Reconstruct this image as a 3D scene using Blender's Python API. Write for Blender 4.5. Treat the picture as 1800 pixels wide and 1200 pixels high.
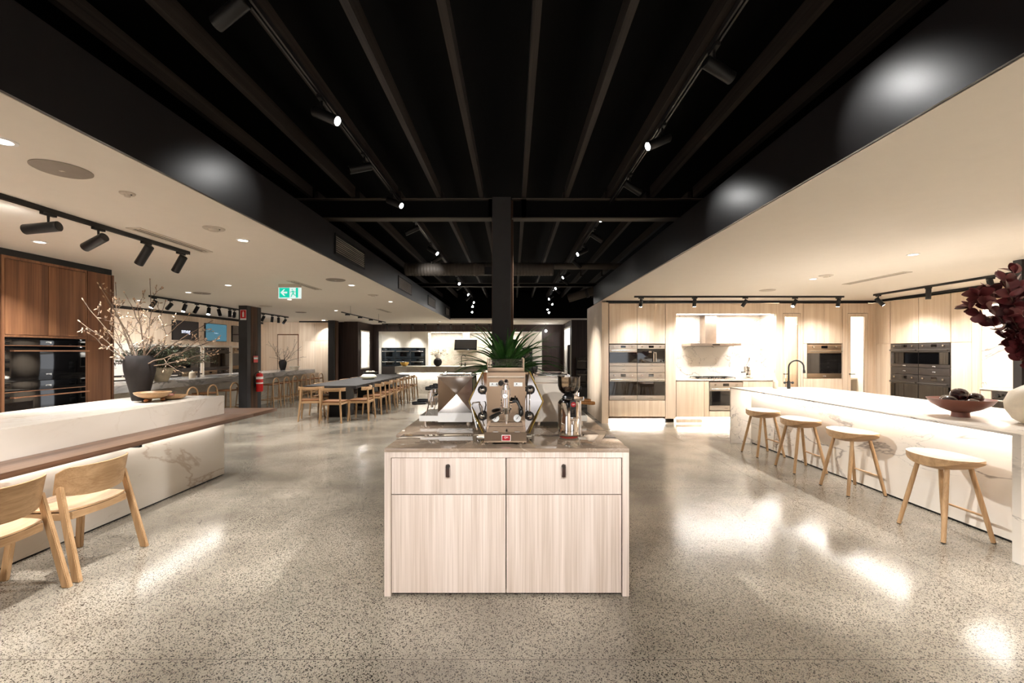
import bpy, bmesh, math, random
from mathutils import Vector, Matrix
random.seed(7)
PI = math.pi
C = bpy.context.scene.collection
for o in list(bpy.data.objects): bpy.data.objects.remove(o)

# ---------------------------------------------------------------- camera, world, exposure
F = 765.0; VX = 902.0; VY = 618.0; EYE = 1.52
cam_d = bpy.data.cameras.new('camera'); cam = bpy.data.objects.new('camera', cam_d); C.objects.link(cam)
cam.location = (0, 0, EYE); cam.rotation_euler = (PI/2, 0, 0)
cam_d.sensor_width = 36; cam_d.lens = F*36/1800
cam_d.shift_x = -(VX-900)/1800; cam_d.shift_y = (VY-600)/1800
cam_d.clip_start = .05; cam_d.clip_end = 80
bpy.context.scene.camera = cam
vs = bpy.context.scene.view_settings
vs.view_transform = 'Standard'; vs.look = 'None'; vs.gamma = 1; vs.use_curve_mapping = False
vs.exposure = 1.1
bpy.context.scene.cycles.max_bounces = 8
bpy.context.scene.cycles.sample_clamp_indirect = 6
bpy.context.scene.cycles.caustics_reflective = False
bpy.context.scene.cycles.caustics_refractive = False
w = bpy.data.worlds.new('world'); bpy.context.scene.world = w; w.use_nodes = True
bg = w.node_tree.nodes['Background']; bg.inputs[0].default_value = (.93, .95, 1, 1); bg.inputs[1].default_value = .9

def PX(px, Y): return (px-VX)/F*Y
def PZ(py, Y): return EYE-(py-VY)/F*Y
def WY(px, X): return F*X/(px-VX)          # depth at which a wall of constant X shows at column px

# ---------------------------------------------------------------- materials
MATS = {}
def newmat(name):
    m = bpy.data.materials.new(name); m.use_nodes = True; MATS[name] = m
    nt = m.node_tree; b = nt.nodes['Principled BSDF']
    return m, nt, b
def rgb(r, g, b): # sRGB 0-255 -> linear
    return tuple(((c/255)/12.92 if c/255 <= .04045 else ((c/255+.055)/1.055)**2.4) for c in (r, g, b))+(1,)
def plain(name, col, rough=.5, metal=0, bump=0, bscale=200, spec=.5, coat=0, vary=.06):
    m, nt, b = newmat(name)
    b.inputs['Roughness'].default_value = rough; b.inputs['Metallic'].default_value = metal
    b.inputs['Specular IOR Level'].default_value = spec; b.inputs['Coat Weight'].default_value = coat
    tc = nt.nodes.new('ShaderNodeTexCoord')
    n = nt.nodes.new('ShaderNodeTexNoise'); n.inputs['Scale'].default_value = 9; n.inputs['Detail'].default_value = 3
    nt.links.new(tc.outputs['Object'], n.inputs['Vector'])
    r = nt.nodes.new('ShaderNodeValToRGB')
    c1 = tuple(c*(1-vary) for c in col[:3])+(1,); c2 = tuple(min(1, c*(1+vary)) for c in col[:3])+(1,)
    r.color_ramp.elements[0].position = .3; r.color_ramp.elements[1].position = .7
    r.color_ramp.elements[0].color = c1; r.color_ramp.elements[1].color = c2
    nt.links.new(n.outputs['Fac'], r.inputs[0]); nt.links.new(r.outputs[0], b.inputs['Base Color'])
    if bump:
        n2 = nt.nodes.new('ShaderNodeTexNoise'); n2.inputs['Scale'].default_value = bscale
        nt.links.new(tc.outputs['Object'], n2.inputs['Vector'])
        bp = nt.nodes.new('ShaderNodeBump'); bp.inputs['Strength'].default_value = bump; bp.inputs['Distance'].default_value = .002
        nt.links.new(n2.outputs['Fac'], bp.inputs['Height']); nt.links.new(bp.outputs[0], b.inputs['Normal'])
    return m
def wood(name, c1, c2, axis='z', rough=.45, s=14, spec=.35, streak=.35):
    m, nt, b = newmat(name); L = nt.links.new
    b.inputs['Roughness'].default_value = rough; b.inputs['Specular IOR Level'].default_value = spec
    tc = nt.nodes.new('ShaderNodeTexCoord'); oi = nt.nodes.new('ShaderNodeObjectInfo')
    ml = nt.nodes.new('ShaderNodeMath'); ml.operation = 'MULTIPLY'; ml.inputs[1].default_value = 37
    L(oi.outputs['Random'], ml.inputs[0])
    ad = nt.nodes.new('ShaderNodeVectorMath'); ad.operation = 'ADD'
    L(tc.outputs['Object'], ad.inputs[0]); L(ml.outputs[0], ad.inputs[1])
    def noise(k, along, det, dist=0):
        mp = nt.nodes.new('ShaderNodeMapping')
        sc = {'x': (along, k, k), 'y': (k, along, k), 'z': (k, k, along)}[axis]
        mp.inputs['Scale'].default_value = sc
        L(ad.outputs[0], mp.inputs[0])
        n = nt.nodes.new('ShaderNodeTexNoise'); n.inputs['Scale'].default_value = 1; n.inputs['Detail'].default_value = det
        n.inputs['Distortion'].default_value = dist
        L(mp.outputs[0], n.inputs['Vector']); return n
    n1 = noise(s, .5, 4, .6); n2 = noise(s*7, 1.6, 2)
    mx = nt.nodes.new('ShaderNodeMix'); mx.data_type = 'FLOAT'; mx.inputs[0].default_value = streak
    L(n1.outputs['Fac'], mx.inputs[2]); L(n2.outputs['Fac'], mx.inputs[3])
    r = nt.nodes.new('ShaderNodeValToRGB'); r.color_ramp.elements[0].position = .36; r.color_ramp.elements[1].position = .64
    r.color_ramp.elements[0].color = c1; r.color_ramp.elements[1].color = c2
    L(mx.outputs[0], r.inputs[0]); L(r.outputs[0], b.inputs['Base Color'])
    bp = nt.nodes.new('ShaderNodeBump'); bp.inputs['Strength'].default_value = .15; bp.inputs['Distance'].default_value = .001
    L(n2.outputs['Fac'], bp.inputs['Height']); L(bp.outputs[0], b.inputs['Normal'])
    return m
def marble(name, base, vein, scale=1.1, width=.022, rough=.18, rot=(.5, .4, .9), cloud=None, coat=0):
    m, nt, b = newmat(name); L = nt.links.new
    b.inputs['Roughness'].default_value = rough; b.inputs['Coat Weight'].default_value = coat
    tc = nt.nodes.new('ShaderNodeTexCoord'); mp = nt.nodes.new('ShaderNodeMapping')
    mp.inputs['Rotation'].default_value = rot; mp.inputs['Scale'].default_value = (scale, scale*.35, scale)
    L(tc.outputs['Object'], mp.inputs[0])
    def ridge(sc, det, dist, wd):
        n = nt.nodes.new('ShaderNodeTexNoise'); n.inputs['Scale'].default_value = sc; n.inputs['Detail'].default_value = det
        n.inputs['Distortion'].default_value = dist; n.inputs['Roughness'].default_value = .55
        L(mp.outputs[0], n.inputs['Vector'])
        s = nt.nodes.new('ShaderNodeMath'); s.operation = 'SUBTRACT'; s.inputs[1].default_value = .5; L(n.outputs['Fac'], s.inputs[0])
        a = nt.nodes.new('ShaderNodeMath'); a.operation = 'ABSOLUTE'; L(s.outputs[0], a.inputs[0])
        r = nt.nodes.new('ShaderNodeMapRange'); r.inputs[1].default_value = 0; r.inputs[2].default_value = wd
        r.inputs[3].default_value = 1; r.inputs[4].default_value = 0; r.interpolation_type = 'SMOOTHSTEP'
        L(a.outputs[0], r.inputs[0]); return r
    r1 = ridge(1.3, 6, .9, width); r2 = ridge(2.9, 7, 1.4, width*.6)
    nm = nt.nodes.new('ShaderNodeTexNoise'); nm.inputs['Scale'].default_value = 1.6; L(mp.outputs[0], nm.inputs['Vector'])
    mr = nt.nodes.new('ShaderNodeMapRange'); mr.inputs[1].default_value = .46; mr.inputs[2].default_value = .62; L(nm.outputs['Fac'], mr.inputs[0])
    m2 = nt.nodes.new('ShaderNodeMath'); m2.operation = 'MULTIPLY'; L(r2.outputs[0], m2.inputs[0]); L(mr.outputs[0], m2.inputs[1])
    mm = nt.nodes.new('ShaderNodeMath'); mm.operation = 'MAXIMUM'; L(m2.outputs[0], mm.inputs[1])
    h = nt.nodes.new('ShaderNodeMath'); h.operation = 'MULTIPLY'; L(r1.outputs[0], h.inputs[0])
    mr2 = nt.nodes.new('ShaderNodeMapRange'); mr2.inputs[1].default_value = .4; mr2.inputs[2].default_value = .56; mr2.inputs[3].default_value = .9; mr2.inputs[4].default_value = .1
    L(nm.outputs['Fac'], mr2.inputs[0]); L(mr2.outputs[0], h.inputs[1]); L(h.outputs[0], mm.inputs[0])
    cl = nt.nodes.new('ShaderNodeValToRGB'); cl.color_ramp.elements[0].color = cloud or base; cl.color_ramp.elements[1].color = base
    cl.color_ramp.elements[0].position = .35; cl.color_ramp.elements[1].position = .6
    nc = nt.nodes.new('ShaderNodeTexNoise'); nc.inputs['Scale'].default_value = 2.2; nc.inputs['Detail'].default_value = 5; L(mp.outputs[0], nc.inputs['Vector'])
    L(nc.outputs['Fac'], cl.inputs[0])
    mx = nt.nodes.new('ShaderNodeMix'); mx.data_type = 'RGBA'; L(mm.outputs[0], mx.inputs[0]); L(cl.outputs[0], mx.inputs[6]); mx.inputs[7].default_value = vein
    L(mx.outputs[2], b.inputs['Base Color'])
    return m
def emit(name, col, s, base=(.8, .8, .8, 1)):
    m, nt, b = newmat(name); b.inputs['Base Color'].default_value = base
    b.inputs['Emission Color'].default_value = col; b.inputs['Emission Strength'].default_value = s
    return m
def glass(name, col, rough=0, ior=1.45, alpha_mix=.85):
    m, nt, b = newmat(name); L = nt.links.new
    t = nt.nodes.new('ShaderNodeBsdfTransparent'); t.inputs[0].default_value = col
    g = nt.nodes.new('ShaderNodeBsdfGlossy'); g.inputs['Roughness'].default_value = .03
    f = nt.nodes.new('ShaderNodeFresnel'); f.inputs[0].default_value = ior
    a = nt.nodes.new('ShaderNodeMath'); a.operation = 'MULTIPLY_ADD'; a.inputs[1].default_value = 1.1; a.inputs[2].default_value = .03; L(f.outputs[0], a.inputs[0])
    mx = nt.nodes.new('ShaderNodeMixShader'); L(a.outputs[0], mx.inputs[0]); L(t.outputs[0], mx.inputs[1]); L(g.outputs[0], mx.inputs[2])
    L(mx.outputs[0], nt.nodes['Material Output'].inputs['Surface']); return m

oak = wood('pale_oak_laminate', rgb(222, 197, 170), rgb(242, 223, 201), s=16, rough=.5)
oak_i = wood('limed_oak_laminate', rgb(196, 178, 164), rgb(228, 213, 203), s=15, rough=.45, streak=.5)
walnut = wood('walnut_veneer', rgb(96, 62, 42), rgb(138, 96, 66), s=9, rough=.45)
walnut_y = wood('walnut_table', rgb(86, 62, 48), rgb(122, 92, 72), axis='y', s=12, rough=.35)
darkoak = wood('dark_stained_oak', rgb(44, 34, 32), rgb(66, 52, 48), s=18, rough=.45)
chairwood = wood('oiled_oak', rgb(152, 117, 81), rgb(186, 151, 112), s=26, rough=.42)
chairwood_y = wood('oiled_oak_crosswise', rgb(152, 117, 81), rgb(186, 151, 112), axis='y', s=22, rough=.42)
chairwood_x = wood('oiled_oak_lengthwise', rgb(154, 119, 83), rgb(188, 153, 114), axis='x', s=22, rough=.42)
olivewood = wood('turned_olive_wood', rgb(140, 88, 42), rgb(186, 128, 66), axis='x', s=40, rough=.4)
oldtimber = wood('old_hardwood_post', rgb(40, 25, 17), rgb(98, 70, 50), s=22, rough=.7, streak=.5)
marble_w = marble('white_veined_marble', rgb(236, 228, 218), rgb(132, 120, 112), scale=.8, width=.015, cloud=rgb(230, 220, 206))
marble_l = marble('cream_veined_marble', rgb(226, 217, 206), rgb(194, 176, 158), scale=.7, width=.014, cloud=rgb(216, 206, 192))
marble_g = marble('grey_marble', rgb(178, 174, 170), rgb(112, 110, 108), scale=2.2, width=.05, cloud=rgb(150, 148, 146))
stone_b = marble('polished_brown_stone', rgb(158, 138, 120), rgb(186, 168, 150), scale=1.8, width=.016, rough=.05, rot=(0, 0, 1.3), cloud=rgb(138, 118, 100), coat=.6)
stone_g = marble('beige_concrete_stone', rgb(190, 182, 168), rgb(160, 150, 136), scale=2.6, width=.05, rough=.4, cloud=rgb(174, 166, 150))
stone_k = plain('charcoal_granite', rgb(50, 47, 45), .6, spec=.3, bump=.3, bscale=120, vary=.3)
ceil = plain('cream_ceiling_paint', rgb(238, 231, 220), .8, vary=.01)
white = plain('white_lacquer', rgb(232, 226, 214), .35, vary=.01)
warmwhite = plain('warm_white_paint', rgb(238, 232, 222), .6, vary=.01)
blackp = plain('black_satin_paint', rgb(36, 34, 35), .36, spec=.5, vary=.05)
voidp = plain('black_ceiling_paint', rgb(6, 6, 6), .9, spec=.1)
joistm = wood('black_stained_joist', rgb(34, 30, 28), rgb(56, 50, 46), axis='y', s=20, rough=.7, spec=.2)
steelblk = plain('black_steelwork', rgb(52, 51, 52), .5, spec=.3)
beamm = plain('dark_beam_paint', rgb(74, 68, 62), .6, spec=.3)
blackm = plain('black_powder_coat', rgb(22, 21, 21), .45, spec=.35)
blackpl = plain('black_plastic', rgb(14, 14, 14), .3)
blackgl = plain('black_oven_glass', rgb(7, 7, 8), .04, spec=.6, coat=.5)
darkgl = plain('smoked_oven_glass', rgb(20, 18, 17), .05, spec=.7, coat=.5)
bluegl = plain('blue_black_oven_glass', rgb(34, 40, 44), .08, spec=.6)
steel = plain('brushed_steel', rgb(196, 188, 178), .26, 1, vary=.03)
steelsat = plain('satin_steel_panel', rgb(206, 196, 184), .34, .85, vary=.03)
bronzest = plain('bronze_steel', rgb(150, 130, 108), .3, .85)
anthra = plain('anthracite_metal', rgb(62, 56, 52), .4, .4)
louvrem = plain('louvre_grey', rgb(150, 142, 134), .5)
recess_shade = plain('recess_shade_black', rgb(14, 13, 13), .8, spec=.1)  # shade of recesses put into a colour: beam web, diffuser slots, grille gaps
steelmid = plain('hood_steel', rgb(176, 160, 146), .3, .9)
copper = plain('copper_trim', rgb(190, 140, 110), .3, .9)
chrome = plain('polished_chrome', rgb(226, 222, 218), .05, 1, vary=.01)
mirror = plain('mirror_polished_steel', rgb(186, 178, 172), .08, 1, vary=.01)
goldtr = plain('brass_edge', rgb(196, 170, 96), .25, 1)
gold = plain('gold_metal', rgb(200, 160, 84), .25, .9)
redm = plain('red_enamel', rgb(196, 24, 24), .3)
redb = plain('red_badge', rgb(150, 16, 28), .3)
whitepl = plain('white_plastic', rgb(240, 240, 238), .4, vary=.01)
greypl = plain('grey_speaker_mesh', rgb(150, 140, 130), .8)
grey2 = plain('off_white_plastic', rgb(206, 196, 182), .6)
leather = plain('tan_leather', rgb(122, 82, 50), .5, bump=.2)
leatherk = plain('dark_brown_leather', rgb(58, 38, 32), .5, bump=.2)
vasedk = plain('charcoal_ceramic', rgb(26, 21, 19), .75, spec=.25, bump=.5, bscale=60, vary=.2)
vasecr = plain('cream_stoneware', rgb(214, 200, 178), .55, bump=.5, bscale=60, vary=.08)
vasewh = plain('weathered_white_ceramic', rgb(196, 186, 164), .7, bump=.5, bscale=80, vary=.2)
terrac = plain('red_brown_ceramic', rgb(112, 66, 52), .5, bump=.2)
aubergine = plain('glossy_aubergine_skin', rgb(38, 14, 16), .12, coat=.5, vary=.4)
twig = plain('pale_brown_bark', rgb(106, 88, 72), .7, vary=.35)
budm = plain('pale_bud', rgb(176, 150, 124), .7, vary=.2)
palmg = plain('palm_leaf_green', rgb(70, 122, 58), .35, vary=.4)
oliveg = plain('olive_leaf_green', rgb(62, 70, 46), .5, vary=.5)
burg = plain('burgundy_leaf', rgb(104, 46, 52), .4, vary=.4)
soil = plain('dark_soil', rgb(40, 30, 24), .9)
bean = plain('roasted_coffee_bean', rgb(48, 28, 18), .35, vary=.4)
creamy = plain('cream_resin', rgb(232, 226, 196), .4)
led = emit('warm_led_strip', (1, .95, .88, 1), 8)
ledw = emit('white_led_strip', (1, .97, .92, 1), 10)
lensm = emit('lit_lamp_lens', (1, .98, .94, 1), 40)
downm = emit('downlight_diffuser', (1, .95, .86, 1), 5)
greensg = emit('lit_green_sign', (0, .5, .35, 1), .5, (0, .25, .17, 1))
whitesg = emit('lit_white_sign', (.8, .96, .92, 1), .38, (.3, .35, .33, 1))
scr_blue = emit('blue_screen', rgb(84, 140, 160), .32, rgb(20, 30, 34))
scr_dark = emit('dark_screen', rgb(34, 28, 28), .3, rgb(12, 12, 12))
scr_text = emit('screen_lettering', rgb(190, 200, 230), .9)
display = emit('small_display', rgb(90, 130, 170), .12)
hopgl = glass('smoked_glass', (.86, .8, .72, 1))
clearg = glass('clear_glass', (.97, .98, .98, 1))

def floor_mat():
    m, nt, b = newmat('polished_aggregate_concrete'); L = nt.links.new
    tc = nt.nodes.new('ShaderNodeTexCoord')
    def vor(sc):
        v = nt.nodes.new('ShaderNodeTexVoronoi'); v.inputs['Scale'].default_value = sc; L(tc.outputs['Object'], v.inputs['Vector']); return v
    def stones(v, size, share):
        sx = nt.nodes.new('ShaderNodeSeparateColor'); L(v.outputs['Color'], sx.inputs[0])
        d = nt.nodes.new('ShaderNodeMath'); d.operation = 'LESS_THAN'; L(v.outputs['Distance'], d.inputs[0])
        rr = nt.nodes.new('ShaderNodeMath'); rr.operation = 'MULTIPLY'; rr.inputs[1].default_value = size; L(sx.outputs[1], rr.inputs[0]); L(rr.outputs[0], d.inputs[1])
        e = nt.nodes.new('ShaderNodeMath'); e.operation = 'LESS_THAN'; L(sx.outputs[0], e.inputs[0]); e.inputs[1].default_value = share
        f = nt.nodes.new('ShaderNodeMath'); f.operation = 'MULTIPLY'; L(d.outputs[0], f.inputs[0]); L(e.outputs[0], f.inputs[1]); return f
    v1 = vor(145); v2 = vor(260)
    s1 = stones(v1, .66, .66); s2 = stones(v2, .62, .6)
    n = nt.nodes.new('ShaderNodeTexNoise'); n.inputs['Scale'].default_value = 1.1; n.inputs['Detail'].default_value = 5; L(tc.outputs['Object'], n.inputs['Vector'])
    r = nt.nodes.new('ShaderNodeValToRGB'); r.color_ramp.elements[0].color = rgb(130, 122, 109); r.color_ramp.elements[1].color = rgb(163, 154, 139)
    r.color_ramp.elements[0].position = .4; r.color_ramp.elements[1].position = .6
    L(n.outputs['Fac'], r.inputs[0])
    m1 = nt.nodes.new('ShaderNodeMix'); m1.data_type = 'RGBA'; L(s2.outputs[0], m1.inputs[0]); L(r.outputs[0], m1.inputs[6]); m1.inputs[7].default_value = rgb(84, 76, 70)
    m2 = nt.nodes.new('ShaderNodeMix'); m2.data_type = 'RGBA'; L(s1.outputs[0], m2.inputs[0]); L(m1.outputs[2], m2.inputs[6]); m2.inputs[7].default_value = rgb(44, 38, 36)
    # saw-cut joints
    sp = nt.nodes.new('ShaderNodeSeparateXYZ'); L(tc.outputs['Object'], sp.inputs[0])
    last = None
    for ax, val in ((0, 2.88), (1, 2.15), (1, 4.85), (0, -6.0)):
        s = nt.nodes.new('ShaderNodeMath'); s.operation = 'SUBTRACT'; L(sp.outputs[ax], s.inputs[0]); s.inputs[1].default_value = val
        a = nt.nodes.new('ShaderNodeMath'); a.operation = 'ABSOLUTE'; L(s.outputs[0], a.inputs[0])
        c = nt.nodes.new('ShaderNodeMath'); c.operation = 'LESS_THAN'; L(a.outputs[0], c.inputs[0]); c.inputs[1].default_value = .0025
        if last is None: last = c
        else:
            q = nt.nodes.new('ShaderNodeMath'); q.operation = 'MAXIMUM'; L(last.outputs[0], q.inputs[0]); L(c.outputs[0], q.inputs[1]); last = q
    m3 = nt.nodes.new('ShaderNodeMix'); m3.data_type = 'RGBA'; L(last.outputs[0], m3.inputs[0]); L(m2.outputs[2], m3.inputs[6]); m3.inputs[7].default_value = rgb(96, 88, 80)
    L(m3.outputs[2], b.inputs['Base Color'])
    rr = nt.nodes.new('ShaderNodeMapRange'); rr.inputs[3].default_value = .12; rr.inputs[4].default_value = .26; L(n.outputs['Fac'], rr.inputs[0]); L(rr.outputs[0], b.inputs['Roughness'])
    b.inputs['Specular IOR Level'].default_value = .5
    return m
floorm = floor_mat()

# ---------------------------------------------------------------- mesh builder
class MB:
    def __init__(s): s.bm = bmesh.new()
    def box(s, x0, x1, y0, y1, z0, z1, bev=0):
        if x0 > x1: x0, x1 = x1, x0
        if y0 > y1: y0, y1 = y1, y0
        if z0 > z1: z0, z1 = z1, z0
        v = [s.bm.verts.new((x, y, z)) for x in (x0, x1) for y in (y0, y1) for z in (z0, z1)]
        fs = [s.bm.faces.new([v[i] for i in f]) for f in ((0, 1, 3, 2), (4, 6, 7, 5), (0, 4, 5, 1), (2, 3, 7, 6), (0, 2, 6, 4), (1, 5, 7, 3))]
        if bev:
            es = set(e for f in fs for e in f.edges)
            bmesh.ops.bevel(s.bm, geom=list(es), offset=bev, segments=2, profile=.7, affect='EDGES')
        return s
    def ring(s, c, u, v, r, n, rv=None):
        rv = r if rv is None else rv
        return [s.bm.verts.new(c+u*math.cos(2*PI*i/n)*r+v*math.sin(2*PI*i/n)*rv) for i in range(n)]
    def tube(s, pts, r, seg=10, caps=True, flat=None):
        pts = [Vector(p) for p in pts]; n = len(pts)
        rs = r if isinstance(r, (list, tuple)) else [r]*n
        rings = []; up = None
        for i, p in enumerate(pts):
            d = (pts[min(i+1, n-1)]-pts[max(i-1, 0)]); d = d.normalized() if d.length > 1e-9 else Vector((0, 0, 1))
            if up is None:
                up = Vector((0, 0, 1)) if abs(d.z) < .9 else Vector((0, 1, 0))
            u = d.cross(up); u = u.normalized() if u.length > 1e-6 else d.orthogonal().normalized()
            v = u.cross(d).normalized(); up = v
            rings.append(s.ring(p, u, v, rs[i], seg, rs[i]*(flat or 1)))
        for a, b in zip(rings, rings[1:]):
            for i in range(seg): s.bm.faces.new((a[i], a[(i+1) % seg], b[(i+1) % seg], b[i]))
        if caps:
            s.bm.faces.new(rings[0][::-1]); s.bm.faces.new(rings[-1])
        return s
    def cyl(s, p0, p1, r0, r1=None, seg=16): return s.tube([p0, p1], [r0, r0 if r1 is None else r1], seg)
    def lathe(s, prof, cx=0, cy=0, cz=0, seg=32, fn=None):
        rings = []
        for r, z in prof:
            if r < 1e-6: rings.append([s.bm.verts.new((cx, cy, cz+z))])
            else:
                rr = []
                for i in range(seg):
                    a = 2*PI*i/seg; k = fn(a, z) if fn else 1
                    rr.append(s.bm.verts.new((cx+r*k*math.cos(a), cy+r*k*math.sin(a), cz+z)))
                rings.append(rr)
        for a, b in zip(rings, rings[1:]):
            for i in range(seg):
                j = (i+1) % seg
                if len(a) == 1 and len(b) == 1: continue
                if len(a) == 1: s.bm.faces.new((a[0], b[j], b[i]))
                elif len(b) == 1: s.bm.faces.new((a[i], a[j], b[0]))
                else: s.bm.faces.new((a[i], a[j], b[j], b[i]))
        if len(rings[0]) > 1 and prof[0][0] != prof[-1][0]: s.bm.faces.new(rings[0][::-1])
        if len(rings[-1]) > 1 and prof[0][0] != prof[-1][0]: s.bm.faces.new(rings[-1])
        return s
    def prism(s, pts, a0, a1, axis='y'):
        def P(u, v, a): return {'x': (a, u, v), 'y': (u, a, v), 'z': (u, v, a)}[axis]
        A = [s.bm.verts.new(P(u, v, a0)) for u, v in pts]; B = [s.bm.verts.new(P(u, v, a1)) for u, v in pts]
        n = len(pts)
        for i in range(n): s.bm.faces.new((A[i], A[(i+1) % n], B[(i+1) % n], B[i]))
        s.bm.faces.new(A[::-1]); s.bm.faces.new(B); return s
    def ball(s, c, r, sc=(1, 1, 1), seg=14):
        m = Matrix.Translation(c) @ Matrix.Diagonal((r*sc[0], r*sc[1], r*sc[2], 1))
        bmesh.ops.create_uvsphere(s.bm, u_segments=seg, v_segments=max(6, seg*2//3), radius=1, matrix=m); return s
    def face(s, *vs): s.bm.faces.new([s.bm.verts.new(v) for v in vs]); return s
    def grid(s, rows, thick=0, nrm=None):
        """rows: list of rows of points -> surface, optional solid thickness along nrm"""
        R = [[s.bm.verts.new(p) for p in row] for row in rows]
        fs = []
        for a, b in zip(R, R[1:]):
            for i in range(len(a)-1): fs.append(s.bm.faces.new((a[i], a[i+1], b[i+1], b[i])))
        if thick: 
            bmesh.ops.recalc_face_normals(s.bm, faces=fs)
            bmesh.ops.solidify(s.bm, geom=fs, thickness=thick)
        return s
def obj(name, mb, mat, parent=None, ang=35, recalc=True, smooth=True):
    me = bpy.data.meshes.new(name)
    if recalc: bmesh.ops.recalc_face_normals(mb.bm, faces=mb.bm.faces[:])
    mb.bm.to_mesh(me); mb.bm.free(); me.materials.append(mat)
    if smooth:
        me.shade_smooth(); me.set_sharp_from_angle(angle=math.radians(ang))
    o = bpy.data.objects.new(name, me); C.objects.link(o)
    if parent: o.parent = parent
    return o
def tag(o, label, cat, group=None, kind=None):
    o['label'] = label; o['category'] = cat
    if group: o['group'] = group
    if kind: o['kind'] = kind
    return o
def thing(name, label, cat, loc=(0, 0, 0), rotz=0, group=None):
    o = bpy.data.objects.new(name, None); C.objects.link(o); o.empty_display_size = .1
    o.location = loc; o.rotation_euler = (0, 0, rotz); return tag(o, label, cat, group)
def struct(name, mb, mat, **k):
    o = obj(name, mb, mat, **k); o['kind'] = 'structure'; return o
def dup(root, loc, rotz=None, label=None, group=None):
    r = root.copy(); C.objects.link(r); r.location = loc
    if rotz is not None: r.rotation_euler = (0, 0, rotz)
    if label: r['label'] = label
    if group: r['group'] = group
    for ch in list(root.children):
        c = ch.copy(); C.objects.link(c); c.parent = r
        for g in ch.children:
            d = g.copy(); C.objects.link(d); d.parent = c
    return r
def B(*a): return MB().box(*a)
ORD = ['first', 'second', 'third', 'fourth', 'fifth', 'sixth', 'seventh', 'eighth', 'ninth', 'tenth', 'eleventh', 'twelfth', 'thirteenth', 'fourteenth', 'fifteenth', 'sixteenth']
def text(name, s, size, loc, rot, mat, parent=None, depth=.0008, align='CENTER'):
    cu = bpy.data.curves.new(name, 'FONT'); cu.body = s; cu.size = size; cu.extrude = depth; cu.align_x = align; cu.align_y = 'CENTER'
    t = bpy.data.objects.new(name, cu); C.objects.link(t)
    dg = bpy.context.evaluated_depsgraph_get(); me = bpy.data.meshes.new_from_object(t.evaluated_get(dg))
    bpy.data.objects.remove(t); me.materials.clear(); me.materials.append(mat)
    o = bpy.data.objects.new(name, me); C.objects.link(o); o.location = loc; o.rotation_euler = rot
    if parent: o.parent = parent
    return o
def lamp(kind, name, loc, W, parent=None, col=(1, .985, .962), rot=None, aim=None, size=None, size_y=None, angle=None, blend=.6, radius=.03, spread=None):
    d = bpy.data.lights.new(name, kind); d.energy = W; d.color = col
    if kind == 'AREA':
        d.size = size
        if size_y: d.shape = 'RECTANGLE'; d.size_y = size_y
        else: d.shape = 'DISK'
        if spread: d.spread = spread
    if kind == 'SPOT': d.spot_size = angle; d.spot_blend = blend; d.shadow_soft_size = radius
    o = bpy.data.objects.new(name, d); C.objects.link(o); o.location = loc
    if aim is not None: o.rotation_euler = Vector(aim).to_track_quat('-Z', 'Y').to_euler()
    elif rot: o.rotation_euler = rot
    if parent: o.parent = parent
    return o
# ================================================================ THE SETTING
ZC = 2.605; XL = -2.15; XR = 1.88; XW = 7.64; XF = -9.2; YF = 9.23; YB = 17.4; Y0 = -5
struct('floor', B(XF-.2, 12.2, Y0, YB+.3, -.1, 0), floorm)
# lower plaster ceilings, each a slab with the void left between them
struct('ceiling_left', B(XF-.2, XL, Y0, 14.8, ZC, ZC+.05), ceil)
struct('ceiling_right', B(XR, 12, Y0, 10.06, ZC, ZC+.05), ceil)
struct('ceiling_rear', B(XF-.2, 12, 14.8, YB+.3, ZC, ZC+.05), ceil)
struct('ceiling_void', B(-4.4, 4.6, Y0, 15.2, 3.62, 3.7), voidp)
struct('wall_void', MB().box(-4.5, -4.4, Y0, 15.3, ZC+.06, 3.7).box(4.6, 4.7, Y0, 15.3, ZC+.06, 3.7).box(-4.4, 4.6, 15.2, 15.3, ZC+.06, 3.62).box(XL-2.2, 4.6, 14.8, 14.82, ZC+.06, 3.62), voidp)
# black fascias round the void (set just proud of the plaster so a thin cream edge shows)
struct('trim_left', B(XL, XL+.02, Y0, 14.78, ZC+.004, 3.02), blackp)
struct('trim_right', B(XR-.02, XR, Y0, 10.06, ZC+.004, 3.02), blackp)
struct('trim_right_return', B(XR-.02, XR+.5, 10.06, 10.08, ZC+.06, 3.02), blackp)
struct('wall_back', MB().box(XF-.2, -6.5, Y0-.1, Y0, 0, 3.7).box(-3.2, 3.2, Y0-.1, Y0, 0, 3.7).box(6.2, 12, Y0-.1, Y0, 0, 3.7).box(-6.5, -3.2, Y0-.1, Y0, 2.4, 3.7).box(3.2, 6.2, Y0-.1, Y0, 2.4, 3.7), wood('warm_back_wall', rgb(196, 172, 150), rgb(218, 196, 172)))
struct('trim_rear', B(XL+.02, 4.6, 14.76, 14.78, ZC+.06, 3.5), voidp)
# outer walls
struct('wall_far_left', B(XF-.15, XF, Y0, 16.15, 0, 2.53), oak)
struct('trim_far_left', B(XF-.15, XF-.02, Y0, 16.15, 2.53, ZC), blackm)
struct('wall_right_outer', B(8.3, 8.4, Y0, 11, 0, ZC), warmwhite)

# walnut wall (X=-5.3) : built as cabinets, with a solid spine behind
XN = -5.3
struct('wall_left', MB().box(-6.1, -6.0, Y0, 5.78, 0, ZC).box(-6.0, XN-.0, 5.755, 5.78, 0, 2.53), walnut)
struct('trim_left_top', B(XN-.3, XN-.03, Y0, 5.78, 2.535, ZC), blackm)

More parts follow.
